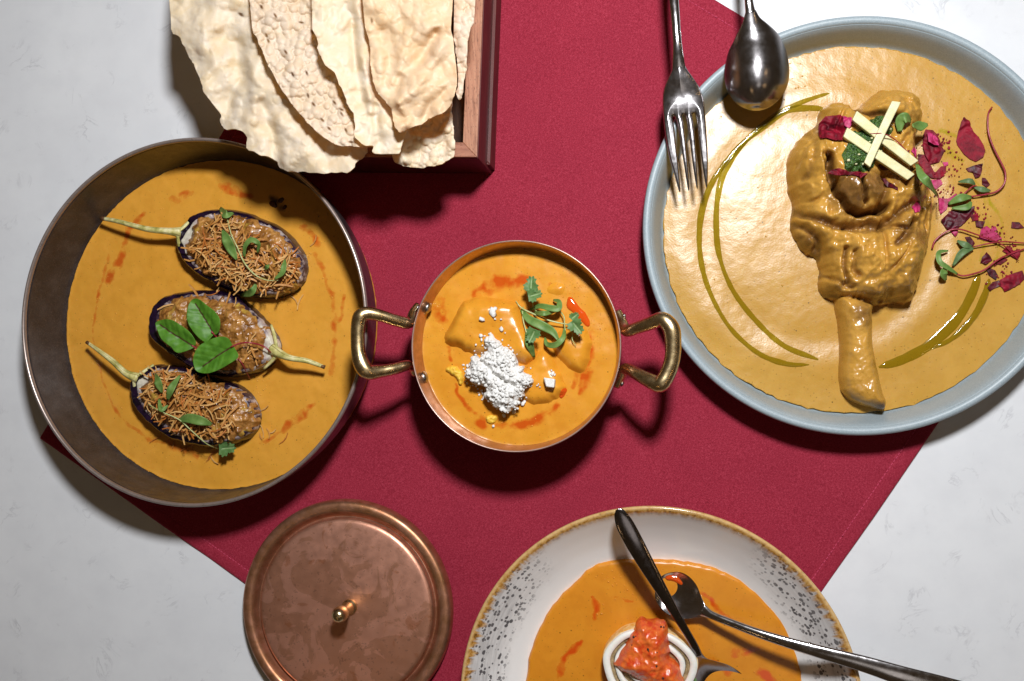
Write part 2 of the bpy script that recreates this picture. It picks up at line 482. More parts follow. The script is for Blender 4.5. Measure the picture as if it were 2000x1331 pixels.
def m_bowl():
    s = NT('speckled_white_glaze')
    rad = s.attr('rad'); ang = s.attr('ang')
    v = s.n.new('ShaderNodeCombineXYZ')
    s.con(s.math('MULTIPLY', rad, 1 / 5.5), v.inputs[0]); s.con(s.math('MULTIPLY', ang, 330 / 8.0), v.inputs[1])
    d = s.voro(1, v=v.outputs[0]); sep = s.n.new('ShaderNodeSeparateColor'); s.l.new(s.last.outputs['Color'], sep.inputs[0])
    size = s.math('MULTIPLY', sep.outputs[0], 0.68)
    spk = s.ramp(s.math('SUBTRACT', size, d), [(0.0, 0.0), (0.10, 1.0)])
    # the speckled bands sit at the two sides of the bowl
    side = s.math('ABSOLUTE', s.math('COSINE', s.math('SUBTRACT', ang, 0.05)))
    sidem = s.ramp(side, [(0.52, 0.0), (0.86, 1.0)])
    rr = s.math('ADD', rad, s.math('MULTIPLY', s.math('SUBTRACT', s.noise(30, 4, 0.6), 0.5), 40.0))
    band = s.ramp(s.math('DIVIDE', rr, 400.0), [(0.675, 0.0), (0.80, 1.0)])
    m = s.math('MULTIPLY', sidem, band)
    c = s.mix(s.math('MULTIPLY', m, 0.45), (0.80, 0.79, 0.78), (0.42, 0.43, 0.45))
    v2 = s.n.new('ShaderNodeCombineXYZ'); s.con(s.math('MULTIPLY', rad, 1 / 5.0), v2.inputs[0]); s.con(s.math('MULTIPLY', ang, 6.0), v2.inputs[1])
    c = s.mix(s.math('MULTIPLY', m, s.ramp(s.noise(1, 3, 0.6, v=v2.outputs[0]), [(0.4, 0.0), (0.7, 0.55)])), c, (0.27, 0.26, 0.26))
    c = s.mix(s.math('MULTIPLY', s.math('MULTIPLY', spk, s.ramp(m, [(0.1, 0.0), (0.5, 1.0)])), 0.95), c, (0.085, 0.08, 0.085))
    # brown glaze running from the lip
    drip = s.math('MULTIPLY', s.math('SUBTRACT', s.noise(1, 2, 0.6, v=v2b(s, ang, 30)), 0.5), 40.0)
    drip = s.math('MULTIPLY', drip, s.math('ADD', 0.25, sidem))
    lip = s.ramp(s.math('DIVIDE', s.math('ADD', rad, drip), 400.0), [(0.842, 0.0), (0.862, 1.0)])
    gold = s.ramp(s.noise(9, 5, 0.7), [(0.32, (0.06, 0.03, 0.012)), (0.46, (0.42, 0.19, 0.03)), (0.62, (0.60, 0.36, 0.12)), (0.8, (0.72, 0.56, 0.33))])
    c = s.mix(lip, c, gold)
    top = s.ramp(s.math('DIVIDE', rad, 400.0), [(0.868, 0.0), (0.876, 1.0)])
    c = s.mix(s.math('MULTIPLY', top, s.ramp(s.noise(12, 5, 0.7), [(0.35, 0.35), (0.6, 1.0)])), c, (0.60, 0.40, 0.18))
    return s.done(c, 0.16, 0.0, s.bump(s.noise(10, 3), 0.04, 1.0), Specular_IOR_Level=0.55, Coat_Weight=0.3, Coat_Roughness=0.06)

def v2b(s, ang, k):
    v = s.n.new('ShaderNodeCombineXYZ'); s.con(s.math('MULTIPLY', ang, k), v.inputs[1]); return v.outputs[0]

def m_papad(name, cols, spot=0.0, trans=0.40, fine=0.35):
    s = NT(name)
    f = s.noise(38, 5, 0.6, 0.6)
    c = s.ramp(f, [(0.30, cols[0]), (0.5, cols[1]), (0.7, cols[2])])
    c = s.mix(s.ramp(s.noise(9, 4, 0.65), [(0.5, 0.0), (0.8, 0.35)]), c, tuple(v * 0.86 for v in cols[0]))
    if spot:
        d = s.voro(22, stretch=(0.55, 1.4, 1)); sep = s.n.new('ShaderNodeSeparateColor'); s.l.new(s.last.outputs['Color'], sep.inputs[0])
        sp = s.math('MULTIPLY', s.ramp(d, [(0.09, 1.0), (0.15, 0.0)]), s.math('GREATER_THAN', sep.outputs[0], 1 - spot))
        c = s.mix(s.math('MULTIPLY', sp, 0.9), c, (0.14, 0.06, 0.02))
    c = s.mix(s.attr('spot'), c, (0.10, 0.04, 0.015))
    c = s.mix(s.math('MULTIPLY', s.ramp(s.noise(60, 4, 0.6, 1.0), [(0.52, 0.0), (0.75, 1.0)]), 0.28), c, (0.76, 0.54, 0.22))
    n = s.bump(s.noise(15, 4, 0.5, 0.3), 0.30, 4.0)
    n = s.bump(s.noise(4, 3, 0.6), fine, 1.2, n)
    s.done(c, 0.45, 0.0, n, Specular_IOR_Level=0.4)
    t = s.n.new('ShaderNodeBsdfTranslucent'); s.con(tuple(np.array(cols[1]) * np.array([0.98, 0.74, 0.36])), t.inputs[0])
    mx = s.n.new('ShaderNodeMixShader'); mx.inputs[0].default_value = trans
    s.l.new(s.b.outputs[0], mx.inputs[1]); s.l.new(t.outputs[0], mx.inputs[2]); s.l.new(mx.outputs[0], s.out.inputs[0])
    return s.m

def m_wood(name, a, b, c_, rot, rough=0.35, pores=True, size=3.0):
    s = NT(name)
    f = s.noise(size, 4, 0.6, 0.4, stretch=(1.6, 16, 4), rot=rot)
    g = s.noise(26, 3, 0.5, 0.8, stretch=(0.6, 4, 1), rot=rot)
    c = s.ramp(f, [(0.3, a), (0.5, b), (0.7, c_)])
    c = s.mix(s.math('MULTIPLY', g, 0.4), c, a)
    if pores:
        p = s.ramp(s.noise(1.4, 2, 0.5, stretch=(1, 5, 1), rot=rot), [(0.62, 0.0), (0.70, 1.0)])
        c = s.mix(s.math('MULTIPLY', p, 0.75), c, tuple(v * 0.15 for v in a))
    return s.done(c, rough, 0.0, s.bump(f, 0.15, 0.8), Specular_IOR_Level=0.4, Coat_Weight=0.0 if pores else 0.05, Coat_Roughness=0.15)

def m_simple(name, a, b, size=10, rough=0.5, bump=0.2, bd=1.5, metal=0.0, spec=0.5, sss=0.0, detail=4, lo=0.35, hi=0.65, **kw):
    s = NT(name)
    f = s.noise(size, detail, 0.62, 0.3)
    c = s.ramp(f, [(lo, a), (hi, b)])
    return s.done(c, rough, metal, s.bump(s.noise(size * 0.45, 4, 0.65), bump, bd), Specular_IOR_Level=spec, Subsurface_Weight=sss,
                  Subsurface_Radius=(0.002, 0.001, 0.0005), Subsurface_Scale=1.0, **kw)

def m_leaf(name, a, b, vein, rough=0.5):
    s = NT(name)
    c = s.ramp(s.noise(12, 4, 0.6), [(0.3, a), (0.7, b)])
    v = s.ramp(s.attr('vein'), [(0.35, 0.0), (0.75, 1.0)])
    c = s.mix(v, c, vein)
    s.done(c, rough, 0.0, s.bump(s.noise(5, 3, 0.6), 0.12, 1.0), Specular_IOR_Level=0.45)
    t = s.n.new('ShaderNodeBsdfTranslucent'); s.con(tuple(np.array(b) * 1.1), t.inputs[0])
    mx = s.n.new('ShaderNodeMixShader'); mx.inputs[0].default_value = 0.18
    s.l.new(s.b.outputs[0], mx.inputs[1]); s.l.new(t.outputs[0], mx.inputs[2]); s.l.new(mx.outputs[0], s.out.inputs[0])
    return s.m

def m_meat():
    s = NT('sauced_meat')
    n1 = s.noise(34, 5, 0.62, 0.8)
    c = s.mix(s.ramp(s.noise(50, 4), [(0.3, 0.0), (0.7, 1.0)]), (0.46, 0.235, 0.036), (0.57, 0.305, 0.058))
    bare_and_shade = s.math('ADD', s.attr('bare_and_shade'), s.math('MULTIPLY', s.math('SUBTRACT', n1, 0.5), 0.9))  # brown bare meat together with crease shade mixed into the colour
    c = s.mix(s.math('MULTIPLY', s.ramp(bare_and_shade, [(0.30, 0.0), (0.75, 1.0)]), 0.80), c, s.ramp(s.noise(9, 5, 0.7, stretch=(1, 3, 1)), [(0.3, (0.060, 0.024, 0.008)), (0.7, (0.22, 0.10, 0.034))]))
    sp = s.voro(6); sep = s.n.new('ShaderNodeSeparateColor'); s.l.new(s.last.outputs['Color'], sep.inputs[0])
    c = s.mix(s.math('MULTIPLY', s.math('MULTIPLY', s.ramp(sp, [(0.1, 1.0), (0.2, 0.0)]), s.math('GREATER_THAN', sep.outputs[0], 0.75)), 0.55), c, (0.09, 0.035, 0.01))
    n = s.bump(s.noise(24, 4, 0.55, 0.5), 0.25, 4.0)
    n = s.bump(s.noise(5, 3, 0.6), 0.10, 1.5, n)
    return s.done(c, s.ramp(s.noise(12, 4, 0.6), [(0.3, 0.16), (0.7, 0.38)]), 0.0, n, Specular_IOR_Level=0.55, Subsurface_Weight=0.06, Subsurface_Radius=(0.004, 0.0016, 0.0005), Subsurface_Scale=0.5)

MAT = {}
MAT['marble'] = m_marble()
MAT['cloth'] = m_cloth()
MAT['thread'] = m_simple('thread', (0.42, 0.03, 0.08), (0.50, 0.05, 0.11), 3, 0.8)
MAT['dish'] = m_dark_glaze()
MAT['dish_rim'] = m_metal('dish_rim_glaze', (0.36, 0.29, 0.26), 0.30, metal=0.55, bs=12)
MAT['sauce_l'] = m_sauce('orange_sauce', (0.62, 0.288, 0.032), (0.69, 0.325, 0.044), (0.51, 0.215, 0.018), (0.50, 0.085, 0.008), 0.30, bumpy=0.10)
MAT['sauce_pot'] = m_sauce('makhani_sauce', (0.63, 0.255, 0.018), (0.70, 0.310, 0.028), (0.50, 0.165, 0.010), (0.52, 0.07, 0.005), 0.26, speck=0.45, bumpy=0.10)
MAT['sauce_r'] = m_sauce('korma_sauce', (0.47, 0.252, 0.036), (0.53, 0.295, 0.052), (0.39, 0.195, 0.024), (0.34, 0.26, 0.012), 0.31, speck=0.65, bumpy=0.03, fine=0.20, spec=0.55, skin=0.07)
MAT['sauce_b'] = m_sauce('bowl_sauce', (0.60, 0.215, 0.012), (0.67, 0.26, 0.018), (0.48, 0.145, 0.008), (0.56, 0.055, 0.004), 0.30, speck=0.55, bumpy=0.03, fine=0.03)
def m_oil(name, col, tr):
    s = NT(name); s.done(col, 0.06, 0.0, s.bump(s.noise(14, 2), 0.05, 1.0), Specular_IOR_Level=0.6)
    t = s.n.new('ShaderNodeBsdfTransparent'); t.inputs[0].default_value = (0.80, 0.74, 0.25, 1) if tr > .3 else (1, .4, .1, 1)
    mx = s.n.new('ShaderNodeMixShader'); mx.inputs[0].default_value = tr
    s.l.new(s.b.outputs[0], mx.inputs[1]); s.l.new(t.outputs[0], mx.inputs[2]); s.l.new(mx.outputs[0], s.out.inputs[0]); return s.m
MAT['green_oil'] = m_oil('green_oil', (0.27, 0.20, 0.010), 0.58)
MAT['red_oil'] = NT('red_oil').done((0.62, 0.075, 0.006), 0.07, 0.0, None, Specular_IOR_Level=0.6)
MAT['copper_lid'] = m_copper_lid()
MAT['copper_in'] = m_metal('copper_inside', (0.66, 0.38, 0.22), 0.36, 0.12, (1, 6, 1), 0.85, (0.34, 0.17, 0.08), 0.55)
MAT['copper_out'] = m_metal('copper_outside', (0.55, 0.24, 0.17), 0.34, 0.1, tarnish=(0.20, 0.09, 0.07))
MAT['copper_edge'] = m_metal('copper_edge', (0.62, 0.42, 0.36), 0.36, 0.1, metal=0.8)
MAT['brass'] = m_metal('cast_brass', (0.88, 0.68, 0.38), 0.27, 0.2, (1, 2, 1), 1.0, (0.42, 0.28, 0.11), 0.5, size=3, bs=16)
MAT['rivet'] = m_metal('rivet_steel', (0.62, 0.60, 0.60), 0.28, 0.5, (1, 1, 1), 1.0, (0.18, 0.15, 0.14), 0.6, size=4, bs=8)
MAT['steel'] = m_metal('cutlery_steel', (0.56, 0.54, 0.55), 0.17, 0.07, (1, 10, 1), 1.0, size=2)
MAT['steel_worn'] = m_metal('worn_steel', (0.46, 0.44, 0.45), 0.22, 0.10, (1, 7, 1), 1.0, size=2.4, rot=0.3)
MAT['steel_dark'] = m_metal('dark_steel', (0.26, 0.24, 0.25), 0.16, 0.05, (1, 8, 1), 1.0, size=2)
MAT['plate'] = m_blue_plate()
MAT['bowl'] = m_bowl()
MAT['papad_pale'] = m_papad('papad_pale', ((0.90, 0.79, 0.55), (0.94, 0.87, 0.70), (0.95, 0.91, 0.80)))
MAT['papad_blister'] = m_papad('papad_blister', ((0.86, 0.72, 0.52), (0.90, 0.80, 0.64), (0.91, 0.84, 0.72)), fine=0.2, trans=0.40)
MAT['papad_tan'] = m_papad('papad_tan', ((0.86, 0.66, 0.40), (0.91, 0.75, 0.51), (0.94, 0.82, 0.61)))
MAT['wood_top'] = m_wood('sapele_edge', (0.20, 0.085, 0.05), (0.40, 0.19, 0.115), (0.50, 0.26, 0.16), 0.05)
MAT['wood_top2'] = m_wood('sapele_edge_cross', (0.20, 0.075, 0.045), (0.34, 0.15, 0.095), (0.42, 0.20, 0.13), 1.6)
MAT['wood_dark'] = m_wood('lacquered_wood', (0.055, 0.008, 0.007), (0.09, 0.014, 0.011), (0.13, 0.026, 0.018), 0.05, 0.5, False, 6)
MAT['wood_in'] = m_wood('box_inside', (0.05, 0.02, 0.01), (0.09, 0.035, 0.018), (0.12, 0.05, 0.025), 0.05, 0.6)
MAT['meat'] = m_meat()
MAT['bone'] = m_simple('sauced_bone', (0.50, 0.235, 0.04), (0.60, 0.32, 0.085), 34, 0.30, 0.10, 3.0, spec=0.55, sss=0.1)
MAT['herb_paste'] = m_simple('herb_paste', (0.012, 0.045, 0.004), (0.10, 0.20, 0.035), 5.5, 0.28, 0.9, 3.0, spec=0.6, lo=0.40, hi=0.68)
MAT['ginger'] = m_simple('ginger', (0.60, 0.55, 0.28), (0.70, 0.66, 0.40), 14, 0.42, 0.10, 1.0, sss=0.2)
MAT['petal'] = m_simple('rose_petal', (0.065, 0.0015, 0.006), (0.27, 0.005, 0.022), 20, 0.6, 0.35, 2.5, spec=0.25)
MAT['petal_pink'] = m_simple('pink_petal', (0.24, 0.004, 0.035), (0.56, 0.04, 0.17), 12, 0.5, 0.3, 2.0, spec=0.35)
MAT['petal_dark'] = m_simple('dark_petal', (0.030, 0.001, 0.005), (0.11, 0.003, 0.014), 12, 0.5, 0.3, 2.0, spec=0.35)
MAT['stem_red'] = m_simple('red_stem', (0.20, 0.008, 0.02), (0.36, 0.03, 0.05), 10, 0.3, 0.1)
MAT['stem_pale'] = m_simple('pale_stem', (0.34, 0.40, 0.13), (0.52, 0.55, 0.28), 10, 0.35, 0.1, sss=0.1)
MAT['herb'] = m_leaf('herb_leaf', (0.10, 0.21, 0.04), (0.21, 0.34, 0.085), (0.28, 0.45, 0.13))
MAT['herb_grey'] = m_leaf('grey_green_leaf', (0.07, 0.14, 0.045), (0.16, 0.26, 0.10), (0.22, 0.33, 0.16))
MAT['coriander'] = m_leaf('coriander_leaf', (0.06, 0.16, 0.04), (0.15, 0.27, 0.09), (0.25, 0.37, 0.16))
MAT['sorrel'] = m_leaf('sorrel_leaf', (0.060, 0.19, 0.013), (0.115, 0.30, 0.026), (0.06, 0.018, 0.012))
MAT['skin'] = m_simple('aubergine_skin', (0.004, 0.002, 0.006), (0.018, 0.006, 0.026), 20, 0.20, 0.25, 3.0, spec=0.7)
def m_flesh():
    s = NT('aubergine_flesh')
    f = s.math('ADD', s.noise(24, 4, 0.62, 0.3), s.math('MULTIPLY', s.attr('pale'), 0.32))
    c = s.ramp(f, [(0.47, (0.030, 0.014, 0.030)), (0.60, (0.42, 0.34, 0.33)), (0.75, (0.58, 0.54, 0.44))])
    return s.done(c, 0.4, 0.0, s.bump(s.noise(10, 4), 0.3, 3.0), Specular_IOR_Level=0.5)
MAT['flesh'] = m_flesh()
def m_calyx():
    s = NT('aubergine_stem')
    c = s.ramp(s.noise(16, 4, 0.6), [(0.3, (0.26, 0.25, 0.05)), (0.5, (0.55, 0.50, 0.19)), (0.7, (0.76, 0.70, 0.40))])
    st = s.math('ABSOLUTE', s.math('SINE', s.math('ADD', s.math('MULTIPLY', s.attr('ring'), 2.5), s.math('MULTIPLY', s.noise(30, 2), 1.5))))
    c = s.mix(s.ramp(st, [(0.0, 0.9), (0.28, 0.0)]), c, (0.09, 0.045, 0.012))
    return s.done(c, 0.42, 0.0, s.bump(s.noise(6, 3), 0.3, 1.5), Specular_IOR_Level=0.45)
MAT['calyx'] = m_calyx()
MAT['calyx_tip'] = m_simple('stem_tip', (0.05, 0.02, 0.008), (0.16, 0.07, 0.02), 6, 0.6, 0.4)
def m_filling():
    s = NT('spiced_filling')
    c = s.ramp(s.noise(20, 6, 0.65, 0.5), [(0.34, (0.10, 0.034, 0.006)), (0.5, (0.30, 0.125, 0.026)), (0.68, (0.52, 0.26, 0.07))])
    c = s.mix(s.ramp(s.noise(34, 3, 0.5, 0.8), [(0.58, 0.0), (0.70, 0.7)]), c, (0.56, 0.38, 0.06))
    c = s.mix(s.ramp(s.noise(8, 3, 0.6), [(0.62, 0.0), (0.72, 0.8)]), c, (0.06, 0.022, 0.006))
    n = s.bump(s.noise(16, 4, 0.6, 0.4), 0.6, 4.0)
    return s.done(c, s.ramp(s.noise(14, 4), [(0.35, 0.16), (0.65, 0.45)]), 0.0, s.bump(s.noise(5, 3, 0.6), 0.4, 1.5, n), Specular_IOR_Level=0.6)
MAT['filling'] = m_filling()
MAT['shred'] = [m_simple('fried_shred', a, b, 12, 0.45, 0.2) for a, b in
                (((0.40, 0.165, 0.034), (0.56, 0.27, 0.07)), ((0.54, 0.28, 0.08), (0.66, 0.40, 0.15)), ((0.40, 0.12, 0.02), (0.52, 0.18, 0.035)))]
MAT['cheese'] = m_simple('white_crumble', (0.70, 0.69, 0.66), (0.84, 0.83, 0.81), 5, 0.8, 0.7, 2.5, spec=0.2)
MAT['yellow_bit'] = m_simple('yellow_bit', (0.75, 0.40, 0.02), (0.85, 0.58, 0.08), 8, 0.4, 0.6, 2.5)
MAT['roll_white'] = m_simple('white_ring', (0.78, 0.77, 0.70), (0.86, 0.85, 0.80), 14, 0.4, 0.15, 1.5, sss=0.1)
MAT['roll_sauced'] = m_simple('sauced_side', (0.72, 0.34, 0.04), (0.84, 0.68, 0.38), 12, 0.3, 0.3, 2.0)
MAT['roll_brown'] = m_simple('brown_layer', (0.20, 0.13, 0.055), (0.42, 0.30, 0.15), 6, 0.6, 0.8, 2.5)
MAT['chutney'] = m_simple('tomato_chutney', (0.60, 0.045, 0.010), (0.78, 0.18, 0.03), 14, 0.24, 0.35, 3.0, spec=0.6, sss=0.1, detail=5)
MAT['seed'] = m_simple('black_seed', (0.006, 0.005, 0.005), (0.02, 0.015, 0.012), 6, 0.35)
MAT['onion'] = m_simple('dark_onion', (0.030, 0.008, 0.005), (0.09, 0.025, 0.012), 6, 0.25, 0.6, 2.0)

rnd = random.Random(7)

# ------------------------------------------------------------------ setting: table and cloth
ZC = 0.0014
def wpx(pts, z):   # photo pixels -> world in pixel units
    a = np.asarray([p[:2] for p in pts], float); return W(a[:, 0], a[:, 1], z)[:, :2] / U

V = [(-0.95, -0.7, 0), (0.85, -0.7, 0), (0.85, 0.75, 0), (-0.95, 0.75, 0)]
tt = mk('table_top', [(-0.95, -0.7, -0.03), (0.85, -0.7, -0.03), (0.85, 0.75, -0.03), (-0.95, 0.75, -0.03)] + V,
        [(0, 3, 2, 1), (4, 5, 6, 7), (0, 1, 5, 4), (1, 2, 6, 5), (2, 3, 7, 6), (3, 0, 4, 7)], MAT['marble'], smooth=False)
tag(tt, kind='structure')

napkin_px = [(80, 856), (800, -355), (2105, 428), (1242, 1683)]
def napkin_h(x, y, d):
    h = ZC + 0.0012 * fbm(x, y, 300, 5, 2) + 0.00022 * fbm(x, y, 90, 9, 2)
    hem = np.clip((26 - d) / 1.5, 0, 1) * 0.00045 - np.exp(-((d - 26.5) / 1.6) ** 2) * 0.0003
    return np.maximum(h + hem, 0.0006) - np.clip(1 - d / 3, 0, 1) * 0.0006
napt = thing('napkin', 'dark red cloth napkin lying diagonally under the dishes on the marble table', 'napkin', W(1100, 600, 0))
nf = Field(napkin_px, 0, 4.0, napkin_h, MAT['cloth'], 'cloth', napt, skirt=0.0, curve=0)
q = wpx(napkin_px, 0); cen = q.mean(0)
# stitches along the hem, joined: far too small to pick apart
SV, SF = [], []
for i in range(4):
    a, b = q[i], q[(i + 1) % 4]; t = (b - a) / np.linalg.norm(b - a); n = np.array([-t[1], t[0]])
    if np.dot(cen - a, n) < 0: n = -n
    L = np.linalg.norm(b - a); s_ = 30
    while s_ < L - 30:
        p0 = a + t * s_ + n * 26.5; p1 = p0 + t * 5.0
        z = float(nf.at(p0[0], p0[1])); z = (z if z == z else ZC) + 0.00035
        k = len(SV)
        for p in (p0, p1):
            for sg, dz in ((-0.9, -0.0002), (0, 0.00022), (0.9, -0.0002)):
                SV.append(((p[0] + n[0] * sg) * U, (p[1] + n[1] * sg) * U, z + dz))
        SF += [(k, k + 1, k + 4, k + 3), (k + 1, k + 2, k + 5, k + 4)]
        s_ += 7.5
tag(mk('stitching', SV, SF, MAT['thread'], napt), kind='stuff')

# ------------------------------------------------------------------ wooden box
def frame_parts(name, out, inn, z0, z1, mats, parent):
    r = []
    for i in range(4):
        j = (i + 1) % 4
        V8 = [(*out[i], z0), (*out[j], z0), (*inn[j], z0), (*inn[i], z0), (*out[i], z1), (*out[j], z1), (*inn[j], z1), (*inn[i], z1)]
        V8 = [(v[0] * U, v[1] * U, v[2]) for v in V8]
        r.append(box_mesh(name, V8, mats[i % len(mats)], parent))
    return r
ZB = 0.048
tc = W(932, 308, ZB)[:2] / U; tu = W(944, 0, ZB)[:2] / U
vv = (tu - tc) / np.linalg.norm(tu - tc); uu = np.array([vv[1], -vv[0]]); uu = uu if uu[0] < 0 else -uu
bc = W(956, 321, 0.02)[:2] / U
def rect(c0, ins, wd_, ht_):
    c = c0 + (uu + vv) * ins
    return [c, c + vv * (ht_ - 2 * ins), c + vv * (ht_ - 2 * ins) + uu * (wd_ - 2 * ins), c + uu * (wd_ - 2 * ins)]
bx = thing('wooden_box', 'dark red lacquered wooden box holding the papadums, pale wood top edge', 'box', (*(bc * U), ZC))
BW, BH = 405, 800
frame_parts('moulding', rect(bc - (uu + vv) * 0, 0, BW + 40, BH + 40), rect(bc, 18, BW + 40, BH + 40), ZC, 0.018, [MAT['wood_dark']], bx)
frame_parts('side_board', rect(tc, 0, BW, BH), rect(tc, 24, BW, BH), ZC + 0.001, 0.0455, [MAT['wood_dark']], bx)
frame_parts('edge_strip', rect(tc, 0.8, BW, BH), rect(tc, 28, BW, BH), 0.0456, ZB, [MAT['wood_top'], MAT['wood_top2']], bx)
r4 = rect(tc, 24.5, BW, BH)
box_mesh('base_board', [(p[0] * U, p[1] * U, 0.004) for p in r4] + [(p[0] * U, p[1] * U, 0.007) for p in r4], MAT['wood_in'], bx)
frame_parts('inner_lining', rect(tc, 24.2, BW, BH), rect(tc, 27.5, BW, BH), 0.0072, 0.0454, [MAT['wood_in']], bx)

# ------------------------------------------------------------------ papadums
def bubbles(x, y, seed, n, rmin, rmax, box):
    rs = np.random.RandomState(seed); h = np.zeros(x.shape)
    bx_ = rs.uniform(box[0], box[2], n); by_ = rs.uniform(box[1], box[3], n)
    rr = rmin + (rmax - rmin) * rs.rand(n) ** 3
    for i in range(n):
        d2 = ((x - bx_[i]) ** 2 + (y - by_[i]) ** 2) / rr[i] ** 2
        m = d2 < 1
        if m.any(): h[m] = np.maximum(h[m], rr[i] * np.sqrt(1 - d2[m]))
    return h
def edge_d(x, y, line):
    return seg_dist(x, y, smooth_open(line, 5), closed=False)[0]

PAP = 'papadums leaning in the wooden box'
SPOTS = c1([(790, 130, 0.2), (850, 185, 1.2), (590, 205, 1.1), (600, 235, 1.1), (980, 590, .9), (1020, 630, .5), (1022, 656, 1.0), (1045, 748, 1.1), (1075, 817, .1), (820, 420, 1.2), (828, 550, 1.3), (910, 690, .8), (440, 80, .3), (445, 88, .5), (560, 40, 1), (740, 430, 1.1), (1195, 120, 1.4), (640, 90, 1), (700, 300, 1.0), (860, 600, .9), (950, 740, .8)])
def spots(x, y, d):
    m = np.zeros(x.shape)
    for a, b, an in SPOTS:
        u = (x - a) * math.cos(an) + (y - b) * math.sin(an); v = -(x - a) * math.sin(an) + (y - b) * math.cos(an)
        m = np.maximum(m, np.clip(1.6 - np.sqrt((u / 4.6) ** 2 + (v / 1.9) ** 2), 0, 1))
    return m
def papad(outline, left, z0, slope, mat, label, seed, blister=0, amp=0.0020, folds=(), cap=150, crinkle=1.0, wob=3.0, tilt=(0, 0), curl=0.0):
    ext = lambda L_: [((p[0] + (12 if k == 0 else 6), -150) if p[1] < -15 else p) for k, p in enumerate(L_)]
    outline = ext(outline); left = ext(left)
    P = np.array(outline); bb = (P[:, 0].min(), max(-40.0, P[:, 1].min()), P[:, 0].max(), P[:, 1].max())
    L = np.array(left)
    def hf(x, y, d):
        e = edge_d(x, y, L)
        z = z0 - slope * np.minimum(e, cap) * U * 1.0
        z = z + amp * 1.25 * fbm(x, y, 95, seed, 2) * crinkle + 0.00045 * crinkle * fbm(x, y, 26, seed + 5, 2)
        z = z + tilt[0] * (x - bb[0]) * U + tilt[1] * (y - bb[1]) * U
        for (fl, w, a) in folds:
            e2 = seg_dist(x, y, smooth_open(fl, 5), closed=False)[0]
            z = z + a * 1.25 * np.exp(-(e2 / (w * 1.6)) ** 2) * (0.8 + 0.4 * fbm(x, y, 40, seed + 3, 2))
        if not blister: z = z + 0.30 * U * bubbles(x, y, seed + 1, 420, 3.0, 13.0, bb)
        z = z + 0.0012 * (noise(x, y, 46, seed + 31) - 2.2 * np.abs(noise(x, y, 60, seed + 33)))
        if curl: z = z + curl * np.exp(-e / 9.0)
        if blister: z = z + 0.75 * U * bubbles(x, y, seed + 1, blister, 2.6, 12.0, bb)
        return z
    f = Field(outline, 0, 1.6 if blister else 2.2, hf, MAT[mat], 'papadum', None, view=True, wob=wob, seed=seed, solid=0.0006, attrs={'spot': spots})
    tag(f.obj, label, 'papadum', PAP)
    return f

papad(c1([(75, -60), (40, 110), (90, 220), (150, 330), (215, 480), (235, 540), (320, 650), (325, 700), (345, 740), (430, 745), (480, 790), (475, 850), (560, 890), (640, 920), (655, 955), (700, 985), (800, 990), (960, 995), (1070, 985), (1110, 930), (1160, 890), (1165, 845), (1130, 760), (1000, 560), (800, 250), (700, -60)]),
      c1([(75, -60), (40, 110), (90, 220), (215, 480), (320, 650), (480, 800), (655, 950), (960, 995)]), 0.070, -0.03, 'papad_pale',
      'large pale papadum on the far left, hanging out of the box over the brown dish', 11, amp=0.0048,
      folds=[(c1([(420, 250), (470, 420), (380, 560), (370, 640)]), 9, -0.0042), (c1([(500, 350), (540, 560), (500, 700)]), 12, 0.0035),
             (c1([(560, 600), (620, 760), (655, 950)]), 8, -0.004), (c1([(700, 650), (720, 800), (690, 930)]), 14, 0.004),
             (c1([(200, 100), (260, 300), (330, 420)]), 16, 0.003)])
papad(c1([(480, -60), (500, 100), (540, 230), (590, 350), (640, 450), (700, 550), (770, 640), (850, 730), (920, 790), (1000, 835), (1090, 842), (1160, 845), (1215, 835), (1200, 740), (1180, 560), (1130, 300), (980, -60)]),
      c1([(480, -60), (500, 100), (590, 350), (700, 550), (850, 730), (1000, 835), (1200, 850)]), 0.0815, 0.22, 'papad_blister',
      'blistered papadum with dark specks, second from the left in the box', 23, blister=1500, amp=0.0014, wob=1.6, cap=120)
papad(c1([(840, -60), (850, 100), (880, 230), (890, 310), (930, 370), (990, 440), (1030, 530), (1060, 610), (1090, 650), (1100, 720), (1100, 790), (1150, 830), (1200, 840), (1200, 870), (1230, 890), (1300, 885), (1350, 880), (1370, 820), (1400, 740), (1380, 560), (1300, 300), (1230, -60)]),
      c1([(840, -60), (850, 100), (890, 310), (990, 440), (1060, 610), (1100, 790), (1230, 890)]), 0.0875, 0.30, 'papad_pale',
      'narrow folded pale papadum between the blistered one and the tan one', 37, amp=0.0026, cap=110,
      folds=[(c1([(1110, 0), (1140, 200), (1160, 420), (1180, 640)]), 8, 0.005), (c1([(1080, 100), (1110, 400), (1170, 660)]), 6, -0.003), (c1([(1210, 620), (1230, 760), (1240, 880)]), 6, -0.004)])
papad(c1([(1350, 740), (1310, 880), (1330, 930), (1400, 960), (1520, 960), (1620, 930), (1660, 900), (1675, 830), (1665, 750), (1655, 640), (1640, 560), (1500, 600), (1400, 660)]),
      c1([(1320, 800), (1310, 880), (1400, 960), (1520, 960), (1660, 900)]), 0.064, -0.10, 'papad_pale',
      'small pale bubbly papadum at the front corner of the box, under the tan one', 41, blister=300, amp=0.0022, cap=80,
      folds=[(c1([(1560, 700), (1600, 800), (1610, 900)]), 5, -0.0025), (c1([(1370, 760), (1350, 860), (1380, 920)]), 7, 0.003)])
